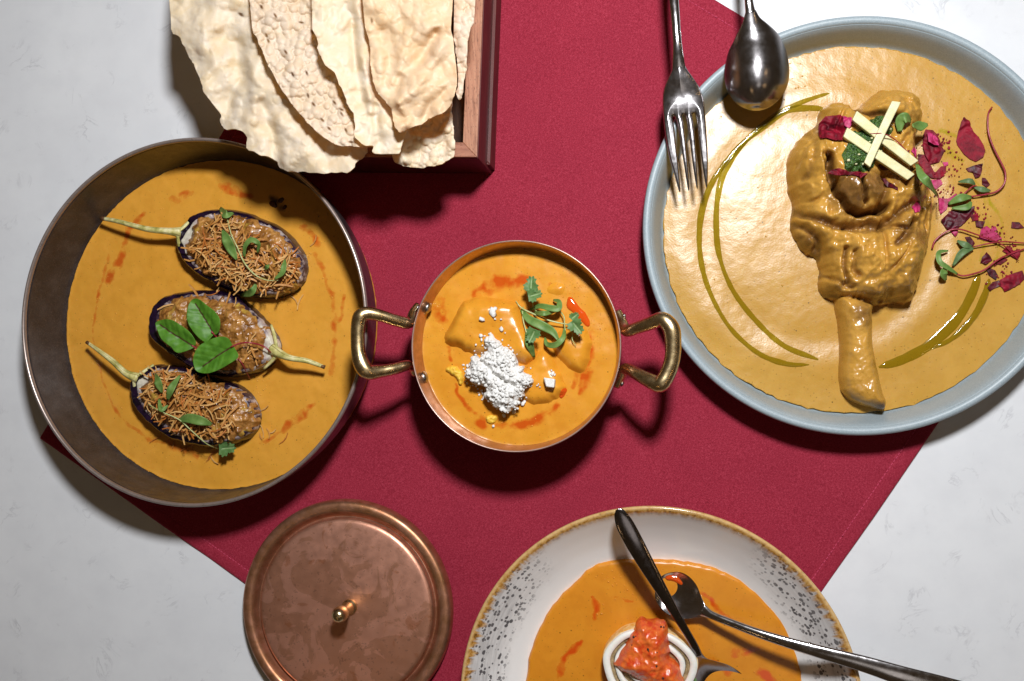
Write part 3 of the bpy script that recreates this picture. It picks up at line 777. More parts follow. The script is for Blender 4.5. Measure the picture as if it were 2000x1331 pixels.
papad(c1([(1110, -60), (1150, 90), (1180, 250), (1190, 400), (1220, 520), (1270, 580), (1310, 640), (1320, 710), (1350, 760), (1400, 745), (1500, 700), (1520, 680), (1620, 640), (1660, 570), (1682, 480), (1670, 300), (1650, 100), (1640, -60)]),
      c1([(1110, -60), (1150, 90), (1190, 400), (1270, 580), (1350, 760)]), 0.0935, 0.08, 'papad_tan',
      'wide tan crinkled papadum, topmost in the wooden box', 53, amp=0.0036, crinkle=1.15, wob=2.0,
      folds=[(c1([(1560, 200), (1480, 330), (1380, 420), (1320, 520)]), 7, -0.0042), (c1([(1600, 250), (1520, 400), (1400, 560)]), 9, 0.003),
             (c1([(1350, 600), (1400, 680), (1350, 750)]), 6, 0.0035), (c1([(1250, 200), (1300, 380), (1260, 520)]), 10, -0.003), (c1([(1650, 500), (1540, 600), (1490, 690)]), 6, -0.003)])
papad(c1([(1655, -60), (1665, 150), (1682, 330), (1692, 480), (1676, 540), (1692, 575), (1712, 560), (1722, 490), (1737, 400), (1745, 250), (1764, 160), (1784, 80), (1770, -60)]),
      c1([(1690, 570), (1745, 250), (1784, 60)]), 0.088, 0.3, 'papad_blister',
      'thin blistered papadum standing on edge against the right side of the box', 61, blister=420, amp=0.001, wob=2.5)

# ------------------------------------------------------------------ sauces
def oil_attr(paths, soft=1.0):
    Q = [(np.hstack([wpx(p, zz), np.array([[q_[2]] for q_ in p])]), s) for (p, zz, s) in paths]
    def f(x, y, d):
        x = x + 5 * fbm(x, y, 38, 301, 3); y = y + 5 * fbm(x, y, 38, 302, 3)
        o = np.zeros(x.shape)
        for p, s in Q:
            p = smooth_open(p, 5) if len(p) > 1 else np.vstack([p, p + [0.1, 0, 0]])
            D, _, _, T = seg_dist(x, y, p, closed=False)
            w = np.interp(T, np.arange(len(p)), p[:, 2])
            o = np.maximum(o, s * np.clip(1.25 - D / (w * 0.62 + 1e-6) * 0.75, 0, 1))
        return o * np.clip(0.78 + 0.55 * fbm(x, y, 24, 303, 3), 0, 1.1)
    return f
def circle_px(c, r, z, n=48, sq=1.0):
    """outline in WORLD pixel units turned into a Field outline through the inverse of wpx"""
    a = np.arange(n) * 2 * math.pi / n
    P = np.stack([(c[0] + r * np.cos(a)) * U, (c[1] + r * np.sin(a)) * U, np.full(n, z)], 1)
    cc = (P - CP) @ R
    return np.stack([1000 + FOC * cc[:, 0] / -cc[:, 2], 665.5 - FOC * cc[:, 1] / -cc[:, 2]], 1)
def menis(d, h=0.0006, w=5): return -h * np.exp(-d / w)

# ================================================================== LEFT: brown dish
DC = (-900, 90)
ZD = 0.046
td = thing('round_dish', 'large dark brown dish of orange sauce with three stuffed aubergines', 'dish', (DC[0] * U, DC[1] * U, ZC))
prof = round_prof([(300, ZC), (318, ZC + 0.001), (335, 0.010), (347, 0.022), (352, 0.036), (353.5, 0.0445)], 4)
inn = round_prof([(347.5, 0.0445), (346.5, 0.034), (343, 0.022), (337, 0.011), (326, 0.006), (300, 0.005), (2, 0.005)], 4)
lathe('body', list(prof) + list(inn), DC, MAT['dish'], td, 160)
lathe('rim', [(346.9, 0.0442), (347.0, 0.0456), (349, 0.0465), (351.5, 0.0466), (353.9, 0.0458), (354.4, 0.0444), (353.8, 0.0436), (347.6, 0.0436)], DC, MAT['dish_rim'], td, 160, closed=True)
ZSL = 0.0095
pl = [(c2([(450, 285, 12), (400, 340, 16), (380, 420, 12), (325, 520, 16)]), ZSL, .85), (c2([(330, 430, 10), (290, 560, 6), (275, 660, 5), (275, 740, 5), (300, 850, 5), (350, 970, 6), (440, 1060, 8), (520, 1090, 8)]), ZSL, .62),
      (c2([(560, 235, 16), (610, 215, 16)]), ZSL, .8), (c2([(1050, 420, 9), (1095, 520, 9), (1120, 620, 10), (1110, 850, 12)]), ZSL, .6), (c2([(1150, 570, 6), (1140, 660, 8)]), ZSL, .75),
      (c2([(1035, 960, 16), (985, 1005, 14), (920, 1060, 8), (860, 1095, 6)]), ZSL, .85), (c2([(730, 190, 20), (820, 220, 14)]), ZSL, .8), (c2([(1010, 330, 10), (1060, 385, 12)]), ZSL, .8),
      (c2([(540, 1090, 18), (640, 1130, 12)]), ZSL, .75)]
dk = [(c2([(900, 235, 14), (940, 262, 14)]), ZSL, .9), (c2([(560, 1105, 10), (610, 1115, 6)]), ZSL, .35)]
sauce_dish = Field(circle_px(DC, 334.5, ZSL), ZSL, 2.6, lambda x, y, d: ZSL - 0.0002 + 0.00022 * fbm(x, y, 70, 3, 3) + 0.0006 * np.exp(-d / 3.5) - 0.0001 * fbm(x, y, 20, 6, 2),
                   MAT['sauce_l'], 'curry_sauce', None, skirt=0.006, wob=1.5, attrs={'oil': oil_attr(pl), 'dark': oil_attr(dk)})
tag(sauce_dish.obj, 'smooth orange sauce filling the large brown dish around the aubergines', 'sauce')

# a charred onion scrap
def scrap(name, px, py, fields, r, mat, label, cat, seed, group=None, squash=0.5, parent=None, lift=0.0):
    V, F = lump(seed, 2, 0.5)
    p = on(fields, px, py, lift)
    rs = np.random.RandomState(seed); a = rs.rand() * 6.28
    c_, s_ = math.cos(a), math.sin(a)
    V = V * np.array([r * rs.uniform(0.8, 1.3), r * rs.uniform(0.6, 1.0), r * squash])
    V = np.stack([V[:, 0] * c_ - V[:, 1] * s_, V[:, 0] * s_ + V[:, 1] * c_, V[:, 2]], 1) * U + p
    o = mk(name, V, F, MAT[mat], parent)
    if label: tag(o, label, cat, group)
    return o
for i, (x, y, r, l) in enumerate([(535, 400, 8, 'largest and leftmost charred onion scrap above the top aubergine'), (548, 392, 5, 'upper small charred onion scrap above the top aubergine'), (556, 405, 5, 'rightmost small charred onion scrap above the top aubergine')]):
    scrap('onion_scrap', x, y, [sauce_dish], r, 'onion', l, 'onion scrap', 70 + i, 'charred onion scraps')

def bubbles_on(field, spots_, n, z0, mat, seed, rr=(0.8, 2.2)):
    rs_ = random.Random(seed); SV, SF = [], []
    for i in range(n):
        cx, cy, sg = rs_.choice(spots_); x, y = rs_.gauss(cx, sg), rs_.gauss(cy, sg)
        p = W(x, y, z0); z = float(field.at(p[0] / U, p[1] / U))
        if z != z: continue
        r_ = rs_.uniform(*rr) * rs_.uniform(.6, 1) * U; k = len(SV); m = 8
        for q_, h in ((1.0, -0.1), (0.8, .45), (0.45, .72)):
            for j in range(m): SV.append((p[0] + r_ * q_ * math.cos(j * .7854), p[1] + r_ * q_ * math.sin(j * .7854), z + r_ * h))
        SV.append((p[0], p[1], z + r_ * .8))
        for a_ in range(2):
            for j in range(m): SF.append((k + a_ * m + j, k + a_ * m + (j + 1) % m, k + (a_ + 1) * m + (j + 1) % m, k + (a_ + 1) * m + j))
        SF += [(k + 2 * m + j, k + 2 * m + (j + 1) % m, k + 3 * m) for j in range(m)]
    z_ = np.zeros(len(SV)); o = mk('bubbles', SV, SF, mat, field.obj, {'oil': z_ + .2, 'dark': z_}); o['kind'] = 'stuff'
bubbles_on(sauce_dish, [(400, 640, 170), (600, 500, 7), (585, 560, 8), (505, 760, 8), (500, 735, 6), (560, 590, 9), (650, 500, 60), (180, 600, 30), (330, 890, 40), (620, 420, 18), (400, 400, 60)], 260, ZSL, MAT['sauce_l'], 3)
# ------------------------------------------------------------------ aubergine halves
def shrink(outline, k):
    P = np.array(outline, float); P = smooth_closed(P, 2)
    n = np.roll(P, -1, 0) - np.roll(P, 1, 0); n /= np.linalg.norm(n, axis=1)[:, None] + 1e-9
    A = 0.5 * np.sum(P[:, 0] * np.roll(P[:, 1], -1) - np.roll(P[:, 0], -1) * P[:, 1])
    s = 1 if A > 0 else -1
    return P + s * k * np.stack([-n[:, 1], n[:, 0]], 1)

SHRED = []
def shred_meshes():
    for v in range(12):
        rs = random.Random(100 + v)
        L = rs.uniform(13, 34) * U; w = rs.uniform(0.8, 1.45) * U; b = rs.uniform(-0.6, 0.6)
        V = []; n = 4
        for i in range(n):
            t = i / (n - 1) - 0.5; x = t * L; y = b * L * (t * t - 0.1); z = rs.uniform(-0.3, 0.3) * w
            ww = w * (0.75 + 0.35 * math.cos(t * 3))
            V += [(x, y - ww, z - w * .6), (x, y + ww, z - w * .6), (x, y + ww, z + w * .6), (x, y - ww, z + w * .6)]
        F = []
        for i in range(n - 1):
            for j in range(4):
                k = (j + 1) % 4; F.append((i * 4 + j, (i + 1) * 4 + j, (i + 1) * 4 + k, i * 4 + k))
        F += [(0, 1, 2, 3), tuple((n - 1) * 4 + j for j in (3, 2, 1, 0))]
        me = bpy.data.meshes.new('shred'); me.from_pydata(V, [], F); me.materials.append(MAT['shred'][(0, 1, 0, 2, 0, 1, 0, 1, 0, 0, 1, 2)[v]]); me.update()
        SHRED.append(me)
shred_meshes()
def put_shred(parent, p, rs, sc=1.0, label=None, flat=0.5):
    o = bpy.data.objects.new('shred' if parent is not None else 'fried_shred', rs.choice(SHRED))
    link(o, parent)
    q_ = np.array(p) - (world_loc(parent) if parent is not None else 0)
    o.location = tuple(float(v) for v in q_)
    o.rotation_euler = (rs.uniform(-.5, .5) * flat, rs.uniform(-.55, .55) * flat, rs.uniform(0, 6.28)); o.scale = (sc,) * 3
    if label: tag(o, label, 'fried shred', 'stray fried shreds on the orange sauce')
    return o

def aubergine(outline, stem, srad, calyx, label, seed, fcut=1.0):
    c = np.mean(np.array(outline), 0)
    t = thing('aubergine_half', label, 'stuffed aubergine', W(c[0], c[1], ZSL), 'stuffed aubergine halves in the brown dish')
    H = 0.0155
    sk = Field(outline, ZSL + 0.006, 1.8, lambda x, y, d: ZSL - 0.0015 + 0.0135 * np.sqrt(np.clip(1 - (1 - np.clip(d / 11, 0, 1)) ** 2, 0, 1)) + 0.0006 * fbm(x, y, 18, seed, 3),
               MAT['skin'], 'skin', t, skirt=ZSL - 0.003, wob=1.6, seed=seed)
    sj = W(stem[-1][0], stem[-1][1], ZSL + .012)[:2] / U; near = lambda x, y, k: np.exp(-((x - sj[0]) ** 2 + (y - sj[1]) ** 2) / k ** 2)
    fl = Field(shrink(outline, 7.5), ZSL + 0.013, 1.8, lambda x, y, d: ZSL + 0.0108 + 0.0022 * np.clip(d / 4, 0, 1) + 0.0006 * fbm(x, y, 12, seed + 1, 3),
               MAT['flesh'], 'flesh', t, skirt=ZSL + 0.002, wob=1.5, seed=seed + 1, attrs={'pale': lambda x, y, d: near(x, y, 42)})
    fi = Field(shrink(outline, 10.5), ZSL + 0.015, 1.5, lambda x, y, d: ZSL + 0.0118 + 0.0062 * np.clip(d / 26, 0, 1) ** 0.6 + 0.0020 * fbm(x, y, 30, seed + 2, 4, 0.5) + 0.0003 * np.abs(fbm(x, y, 7, seed + 3, 2)) - 0.012 * near(x, y, 17),
               MAT['filling'], 'filling', t, skirt=ZSL + 0.004, wob=5.5, seed=seed + 2)
    # stem with its cap
    n = len(stem); pts = []
    for i, s in enumerate(stem):
        zz = ZSL + 0.008 + 0.006 * math.sin(math.pi * i / (n - 1)) + (0.004 if i == n - 1 else 0.002)
        pts.append(W(s[0], s[1], zz))
    srad = [v * 1.35 for v in srad]
    st = tube('stem', pts, srad, MAT['calyx'], t, n=9, flat=0.85)
    tube('stem_tip', [pts[0] - (pts[1] - pts[0]) * 0.02, pts[0] + (pts[1] - pts[0]) * 0.22], [srad[0] * 1.15, srad[0] * 1.02], MAT['calyx_tip'], t, n=9, k=2)
    for cl in calyx:
        blade('calyx_leaf', [W(a, b, ZSL + 0.0145 - 0.002 * i) for i, (a, b) in enumerate(cl)], [3.2, 3.8, 2.6, 0.5][:len(cl)], MAT['calyx'], t, cup=-0.4, nu=5, k=4)
    return t, sk, fl, fi

A1 = c3([(640, 370), (628, 290), (700, 170), (790, 95), (930, 65), (1100, 80), (1260, 140), (1400, 210), (1500, 310), (1560, 400), (1582, 500), (1550, 620), (1460, 700), (1330, 735), (1180, 725), (1040, 690), (900, 630), (760, 550), (680, 460)])
A2 = c3([(440, 850), (480, 770), (560, 710), (700, 675), (860, 665), (1000, 690), (1120, 750), (1220, 840), (1310, 940), (1370, 1040), (1378, 1120), (1340, 1200), (1250, 1275), (1100, 1315), (960, 1320), (780, 1275), (640, 1190), (520, 1110), (440, 1020), (430, 930)])
A3 = c4([(480, 460), (560, 385), (690, 310), (800, 312), (900, 320), (1080, 370), (1300, 450), (1480, 500), (1620, 620), (1690, 760), (1680, 900), (1600, 1020), (1440, 1085), (1250, 1110), (1050, 1085), (850, 1020), (700, 920), (580, 800), (500, 680), (478, 560)])
a1 = aubergine(A1, c3([(70, 140), (200, 165), (400, 218), (560, 235), (660, 245)]), [3.0, 3.6, 4.4, 5.2, 8.5],
               [c3([(630, 240), (690, 190), (745, 130)]), c3([(630, 260), (640, 330), (650, 400)])], 'stuffed aubergine half at the top of the brown dish, its long stem pointing left', 201)
a2 = aubergine(A2, c3([(1726, 1246), (1600, 1200), (1480, 1180), (1400, 1150), (1335, 1110)]), [2.6, 3.8, 4.5, 6.5, 9.0],
               [c3([(1370, 1120), (1350, 1010), (1325, 930)]), c3([(1370, 1150), (1330, 1200), (1270, 1260)])], 'middle stuffed aubergine half under three green leaves, its stem pointing right', 301)
a3 = aubergine(A3, c4([(50, 95), (170, 180), (300, 280), (420, 390), (540, 440)]), [2.4, 3.4, 4.6, 5.4, 8.5],
               [c4([(520, 420), (600, 370), (690, 310)]), c4([(490, 450), (500, 520), (500, 600)])], 'lowest stuffed aubergine half, its stem pointing up to the left', 401)

def topping(au, region, n, label, seed, density=1.0):
    c = np.mean(np.array(region), 0)
    t = thing('shredded_topping', label, 'fried shreds', on([au[3]], c[0], c[1]), 'heaps of fried shreds on the aubergines')
    rs = random.Random(seed); P = np.array(region); lo, hi = P.min(0), P.max(0); k = 0; g = 0
    while k < n and g < 9000:
        g += 1
        x = rs.uniform(lo[0], hi[0]); y = rs.uniform(lo[1], hi[1])
        if not inside(np.array([x]), np.array([y]), P)[0]: continue
        cl = float(noise(x, y, 26, seed))
        if rs.random() > 0.65 + cl: continue
        lay = rs.random()
        p = on([au[3], au[2], au[1]], x, y, 0.0006 + lay * 0.0034, 0.02)
        put_shred(t, p, rs, rs.uniform(0.8, 1.45)); k += 1
    return t
tops = [topping(a1, c3([(720, 330), (790, 240), (880, 180), (950, 130), (1080, 170), (1230, 220), (1360, 320), (1470, 400), (1530, 520), (1480, 620), (1380, 680), (1200, 680), (1060, 640), (900, 560), (740, 500)]), 285,
        'heap of fried golden shreds on the top aubergine half', 5)]
tops.append(topping(a3, c4([(610, 430), (760, 360), (950, 390), (1150, 450), (1380, 530), (1450, 640), (1480, 760), (1440, 920), (1330, 1030), (1150, 1000), (960, 980), (800, 920), (650, 800), (600, 640)]), 265,
        'heap of fried orange shreds on the lowest aubergine half', 6))
t2 = thing('shredded_topping', 'few pale shreds at the stem end of the middle aubergine half', 'fried shreds', on([a2[3]], *c3([(1190, 1120)])[0]), 'heaps of fried shreds on the aubergines')
rs = random.Random(9)
for p in c3([(1180, 1050), (1190, 1120), (1200, 1170), (1170, 1150), (1215, 1190), (1185, 1090), (770, 700), (900, 700), (930, 690), (1010, 735), (560, 790), (1060, 770)]):
    put_shred(t2, on([a2[3], a2[2], a2[1]], p[0], p[1], 0.0012), rs, rs.uniform(0.9, 1.5), flat=0.2)
lone = {14: 'fried shred far right of the middle aubergine, nearest the brass handle', 10: 'fried shred below the middle of the top aubergine', 16: 'fried shred left of the lower right oil streak',
        17: 'fried shred at the head of the lower right oil streak', 18: 'fried shred near the right edge of the dish, level with the top aubergine'}
for i, p in enumerate(c4([(1000, 1110), (1060, 1090), (1240, 1120), (1230, 1200), (1260, 1170), (1270, 1230), (700, 1030), (880, 1080), (1740, 950), (1720, 1000)]) + c3([(1260, 740), (1500, 740), (1540, 760), (1440, 690)]) + c2([(870, 970), (890, 1055), (905, 1050), (945, 1075), (1050, 380)])):
    pr_ = None if i in lone else (tops[1] if i < 10 else tops[0])
    put_shred(pr_, on([sauce_dish, a1[1], a3[1]], p[0], p[1], 0.0010), rs, rs.uniform(0.7, 1.1), lone.get(i), flat=0.25)

# ------------------------------------------------------------------ leaves and herbs
def sheet_leaf(name, outline, mid, fields, lift, mat, parent, rise=0.002, veins=5, seed=1, step=1.3):
    zc = on(fields, *np.mean(np.array(outline), 0)[:2], lift)[2]
    m = wpx(mid, zc); ms = smooth_open(m, 5)
    L = np.linalg.norm(np.diff(ms, axis=0), axis=1).sum()
    side = []
    for i in range(1, veins + 1):
        k = int(len(ms) * i / (veins + 1.5)); p = ms[k]; tv = ms[min(k + 1, len(ms) - 1)] - ms[k - 1]; tv = tv / (np.linalg.norm(tv) + 1e-9)
        nv = np.array([-tv[1], tv[0]])
        for sg in (-1, 1):
            side.append(np.array([p, p + (sg * nv * 0.8 - tv * 0.65) * L * 0.30, p + (sg * nv * 1.3 - tv * 1.3) * L * 0.33]))
    def vein(x, y, d):
        v = np.clip(1.15 - seg_dist(x, y, ms, False)[0] / 2.2, 0, 1)
        for s_ in side: v = np.maximum(v, 0.5 * np.clip(1.1 - seg_dist(x, y, s_, False)[0] / 1.3, 0, 1))
        return v
    def hf(x, y, d):
        e = seg_dist(x, y, ms, False)[0]
        z = zc + rise * (1 - np.exp(-(e / 14) ** 2)) - 0.0004 * np.exp(-(e / 2.0) ** 2) + 0.0006 * fbm(x, y, 26, seed, 2)
        for s_ in side: z = z - 0.00022 * np.exp(-(seg_dist(x, y, s_, False)[0] / 3.0) ** 2)
        return z
    return Field(outline, zc, step, hf, MAT[mat], name, parent, skirt=0.0004, below=True, attrs={'vein': vein})

af = [a2[3], a2[2], a2[1], sauce_dish]
def sorrel(outline, mid, stalk, lift, label, seed):
    c = np.mean(np.array(outline), 0)
    t = thing('sorrel_leaf', label, 'leaf', on(af, c[0], c[1]), 'red veined leaves on the middle aubergine')
    f = sheet_leaf('leaf_blade', outline, mid, af, lift, 'sorrel', t, 0.0028, 4, seed)
    z = f.z.mean()
    pts = []
    for i, s in enumerate(stalk):
        k = i / max(1, len(stalk) - 1)
        pp = on(af, s[0], s[1], 0.0012)
        zz = max(pp[2], z * (1 - k) + pp[2] * k)
        pts.append(W(s[0], s[1], zz - 0.0004))
    tube('leaf_stalk', pts, [1.7] + [1.5] * (len(pts) - 2) + [1.1], MAT['stem_red'], t, n=6)
    return t
sorrel(c3([(475, 920), (520, 895), (600, 895), (680, 940), (750, 1000), (775, 1060), (760, 1085), (740, 1110), (650, 1140), (590, 1090), (530, 1040), (490, 970)]), c3([(500, 930), (620, 1010), (755, 1092)]), c3([(740, 1085), (790, 1112), (850, 1140)]), 0.0035, 'pointed green leaf at the left end of the middle aubergine', 1)
sorrel(c3([(735, 760), (790, 738), (870, 790), (930, 840), (965, 900), (960, 960), (930, 1000), (900, 1005), (880, 1040), (850, 1060), (790, 1010), (740, 940), (718, 860)]), c3([(765, 775), (830, 880), (895, 990)]), c3([(885, 980), (930, 1030), (960, 1080)]), 0.0045, 'upright green leaf, topmost of three on the middle aubergine', 2)
sorrel(c3([(765, 1180), (800, 1100), (870, 1050), (960, 1020), (1020, 1030), (1040, 1080), (1095, 1150), (1080, 1190), (1000, 1240), (900, 1285), (830, 1290), (780, 1270), (765, 1220)]), c3([(820, 1240), (930, 1160), (1040, 1090)]), c3([(1030, 1095), (1100, 1068), (1180, 1065), (1270, 1090), (1320, 1130), (1362, 1178)]), 0.0075, 'broad green leaf with a long red stalk on the middle aubergine', 3)
tube('leaf_stalk', [on(af, *p, 0.001) for p in c3([(1085, 1180), (1120, 1230), (1150, 1290), (1172, 1332)])], 1.1, MAT['stem_red'], n=6)
tag(bpy.context.scene.objects['leaf_stalk.003'] if 'leaf_stalk.003' in bpy.context.scene.objects else COL.objects[-1], 'short loose red stalk over the lower edge of the middle aubergine', 'stalk')

def coriander_outline(cx, cy, r, ang, seed=0):
    """a lobed coriander leaf; ang = direction of the tip (photo radians)"""
    pts = []
    for i in range(66):
        a = -2.6 + 5.2 * i / 65
        lob = abs(math.cos(a * 1.35)) ** 0.6
        tooth = 0.10 * math.cos(a * 13 + seed)
        rr = r * (0.42 + 0.58 * lob + tooth)
        pts.append((cx + rr * math.cos(ang + a), cy + rr * math.sin(ang + a)))
    return pts

def herb(name, label, fields, parts, mat='herb', group=None, stem_mat='stem_pale', lift=0.002):
    first = parts[0][1][0]
    t = thing(name, label, 'herb sprig', on(fields, first[0], first[1]), group)
    for i, pt in enumerate(parts):
        kind, pts = pt[0], pt[1]
        if kind == 'stem':
            n = len(pts)
            P = [on(fields, p[0], p[1], lift + 0.0012 * math.sin(math.pi * j / (n - 1)) * (pt[3] if len(pt) > 3 else 1)) for j, p in enumerate(pts)]
            tube('stem', P, pt[2], MAT[stem_mat], t, n=6)
        elif kind == 'leaf':
            n = len(pts); w = pt[2]
            ww = [w * max(0.12, math.sin(math.pi * (0.08 + 0.86 * j / (n - 1))) ** 0.8) for j in range(n)]
            if n == 2:
                pts = [pts[0], ((pts[0][0] * 2 + pts[1][0]) / 3, (pts[0][1] * 2 + pts[1][1]) / 3), ((pts[0][0] + pts[1][0] * 2) / 3, (pts[0][1] + pts[1][1] * 2) / 3), pts[1]]
                ww = [w * 0.2, w * 0.95, w, w * 0.15]; n = 4
            hl = pt[3] if len(pt) > 3 else 0.003
            P = [on(fields, p[0], p[1], lift + hl * math.sin(math.pi * j / (n - 1)) + 0.0008) for j, p in enumerate(pts)]
            blade('leaf', P, ww, MAT[pt[4] if len(pt) > 4 else mat], t, cup=0.22, tilt=pt[5] if len(pt) > 5 else 0.0)
        elif kind == 'cori':
            cx, cy = pts[0]; r, ang = pt[2], pt[3]
            o = coriander_outline(cx, cy, r, ang, i)
            mid = [(cx + r * .85 * math.cos(ang), cy + r * .85 * math.sin(ang)), (cx, cy), (cx - r * .45 * math.cos(ang), cy - r * .45 * math.sin(ang))]
            sheet_leaf('leaf', o, mid, fields, lift + 0.0018 + 0.0008 * i, 'coriander', t, 0.0014, 3, i + 5, 1.0)
    return t

f1 = [a1[3], a1[2], a1[1], sauce_dish]; f3 = [a3[3], a3[2], a3[1], sauce_dish]
herb('herb_sprig', 'thin green herb sprig lying over the shreds on the top aubergine', f1, [
    ('stem', c3([(1000, 120), (1030, 250), (1080, 360), (1130, 470), (1210, 560), (1300, 600), (1380, 600)]), [0.9, 1.1, 1.3, 1.5, 1.3, 1.0, 0.8]),
    ('leaf', c3([(1072, 445), (965, 225)]), 9.5), ('leaf', c3([(1130, 430), (1135, 350), (1180, 300), (1235, 330), (1225, 400)]), 5.0, 0.004),
    ('leaf', c3([(1280, 520), (1310, 480)]), 4.5), ('leaf', c3([(1355, 590), (1410, 545), (1425, 490), (1430, 445)]), 5.5), ('leaf', c3([(1215, 630), (1180, 690), (1100, 712)]), 7.5),
    ('leaf', c3([(950, 62), (990, 110), (1050, 100)]), 8.0)], lift=0.0050)
herb('herb_sprig', 'herb sprig with a long curved stem over the lowest aubergine', f3, [
    ('stem', c4([(640, 690), (760, 760), (930, 835), (1050, 940), (1200, 1070), (1310, 1120)]), [0.9, 1.2, 1.3, 1.2, 1.1, 1.0]),
    ('leaf', c4([(770, 580), (705, 395)]), 7.0), ('leaf', c4([(825, 650), (860, 540), (945, 410)]), 7.5), ('leaf', c4([(740, 640), (765, 740), (830, 700)]), 5.0),
    ('leaf', c4([(940, 845), (1030, 825), (1150, 850), (1250, 885)]), 9.5), ('cori', c4([(1390, 1115)]), 17, -0.1)], lift=0.0048)

# ================================================================== CENTRE: copper pot
PC = (-265, 40)
ZP = 0.055
tp = thing('copper_pot', 'small round copper pot with two brass handles in the centre of the napkin', 'pot', (PC[0] * U, PC[1] * U, ZC + 0.0008))
lathe('body', list(round_prof([(150, ZC + 0.001), (168, ZC + 0.0015), (178, 0.006), (181, 0.016), (183, 0.035), (186.5, 0.0535)], 4)), PC, MAT['copper_out'], tp)
lathe('lining', list(round_prof([(185.9, 0.0540), (181.5, 0.046), (179, 0.036), (177.5, 0.018), (172, 0.008), (150, 0.006), (1, 0.006)], 4)), PC, MAT['copper_in'], tp)
lathe('rim', [(185.6, 0.0535), (185.8, 0.0548), (186.6, 0.0553), (188.0, 0.0553), (188.9, 0.0547), (188.8, 0.0536), (187.9, 0.0530), (186.2, 0.0530)], PC, MAT['copper_edge'], tp, closed=True)
def rivet(name, p, nrm, r, parent):
    V, F = lump(5, 2, 0.08)
    n = np.array(nrm, float); n /= np.linalg.norm(n)
    a = np.cross(n, [0, 0, 1.0]); a /= np.linalg.norm(a); b = np.cross(n, a)
    V = V[:, :1] * a * r + V[:, 1:2] * b * r + V[:, 2:] * n * r * 0.5
    return mk(name, V * U + p, F, MAT['rivet'], parent)
for (x, y) in ((832, 600), (828, 737)):
    p = W(x, y, 0.047); d = p[:2] / U - PC; d /= np.linalg.norm(d); q_ = np.array([(PC[0] + d[0] * 180.5) * U, (PC[1] + d[1] * 180.5) * U, 0.0475])
    rivet('rivet', q_ - np.array([d[0], d[1], 0]) * 1.5 * U, (-d[0], -d[1], 0), 11.5, tp)
def handle(pts, rads, zs, lugs):
    P = [W(x, y, z) for (x, y), z in zip(pts, zs)]
    h = tube('handle', P, rads, MAT['brass'], tp, n=18, k=7, flat=0.85)
    for (x, y, z) in lugs:
        p = W(x, y, z); d = p[:2] / U - PC; d /= np.linalg.norm(d)
        rivet('rivet', np.array([(PC[0] + d[0] * 200) * U, (PC[1] + d[1] * 200) * U, z]), (d[0], d[1], 0), 5.0, h)
handle(cr([(826, 215), (770, 300), (722, 425), (560, 400), (400, 350), (240, 318), (150, 350), (118, 460), (112, 620), (122, 790), (165, 930), (245, 1010), (400, 1000), (560, 970), (700, 930), (745, 960), (790, 1040)], 680, 560, 6.05),
       [6.5, 8, 11, 11, 11, 12.5, 14, 13.5, 13, 13.5, 15, 14, 11.5, 10.5, 9.5, 8, 6],
       [.040, .043, .048, .053, .057, .060, .061, .061, .061, .061, .061, .060, .056, .052, .047, .042, .038], [(812, 640 - 40, .043)])
handle(cr([(122, 175), (165, 270), (200, 350), (300, 322), (410, 285), (520, 250), (600, 330), (618, 470), (610, 600), (570, 730), (500, 830), (390, 790), (290, 735), (195, 690), (150, 760), (110, 850)], 1180, 570, 4.59),
       [6.5, 8, 10.5, 11, 12, 13.5, 15, 14, 13.5, 14, 14.5, 12.5, 11, 10, 8.5, 6.5],
       [.040, .043, .048, .052, .056, .059, .060, .060, .060, .060, .060, .057, .053, .047, .042, .038], [(1221, 617, .043), (1214, 750, .040)])

ZSP = 0.0405
pp = [(c13([(735, 112, 14), (600, 120, 18), (480, 145, 20), (400, 195, 16), (335, 240, 16)]), ZSP, .95), (c13([(20, 330, 26), (60, 390, 24)]), ZSP, .9),
      (c13([(1265, 540, 14), (1250, 640, 16), (1225, 740, 16), (1240, 800, 10)]), ZSP, .8), (c13([(1230, 850, 16), (1215, 930, 18), (1180, 1030, 8)]), ZSP, .85), (c13([(1155, 900, 12), (1120, 975, 8)]), ZSP, .85),
      (c13([(990, 1130, 10), (880, 1220, 15), (740, 1280, 15), (560, 1300, 12), (495, 1290, 8)]), ZSP, .95), (c13([(375, 1270, 18)]), ZSP, 1), (c13([(350, 1230, 7), (250, 1130, 8), (190, 1040, 7), (160, 960, 5)]), ZSP, .8),
      (c13([(105, 660, 8), (120, 750, 8)]), ZSP, .8), (c13([(930, 160, 12), (1020, 190, 12)]), ZSP, .5)]
sauce_pot = Field(circle_px(PC, 181.3, ZSP), ZSP, 1.8, lambda x, y, d: ZSP - 0.0003 + 0.0003 * fbm(x, y, 60, 13, 3) + 0.0005 * np.exp(-d / 3), MAT['sauce_pot'], 'curry_sauce', None,
                  skirt=0.034, curve=2, attrs={'oil': oil_attr([(p, z, s) for p, z, s in [(q[0], q[1], q[2]) for q in pp]]), 'dark': lambda x, y, d: x * 0})
for p in []: pass
tag(sauce_pot.obj, 'bright orange curry sauce filling the copper pot', 'sauce')
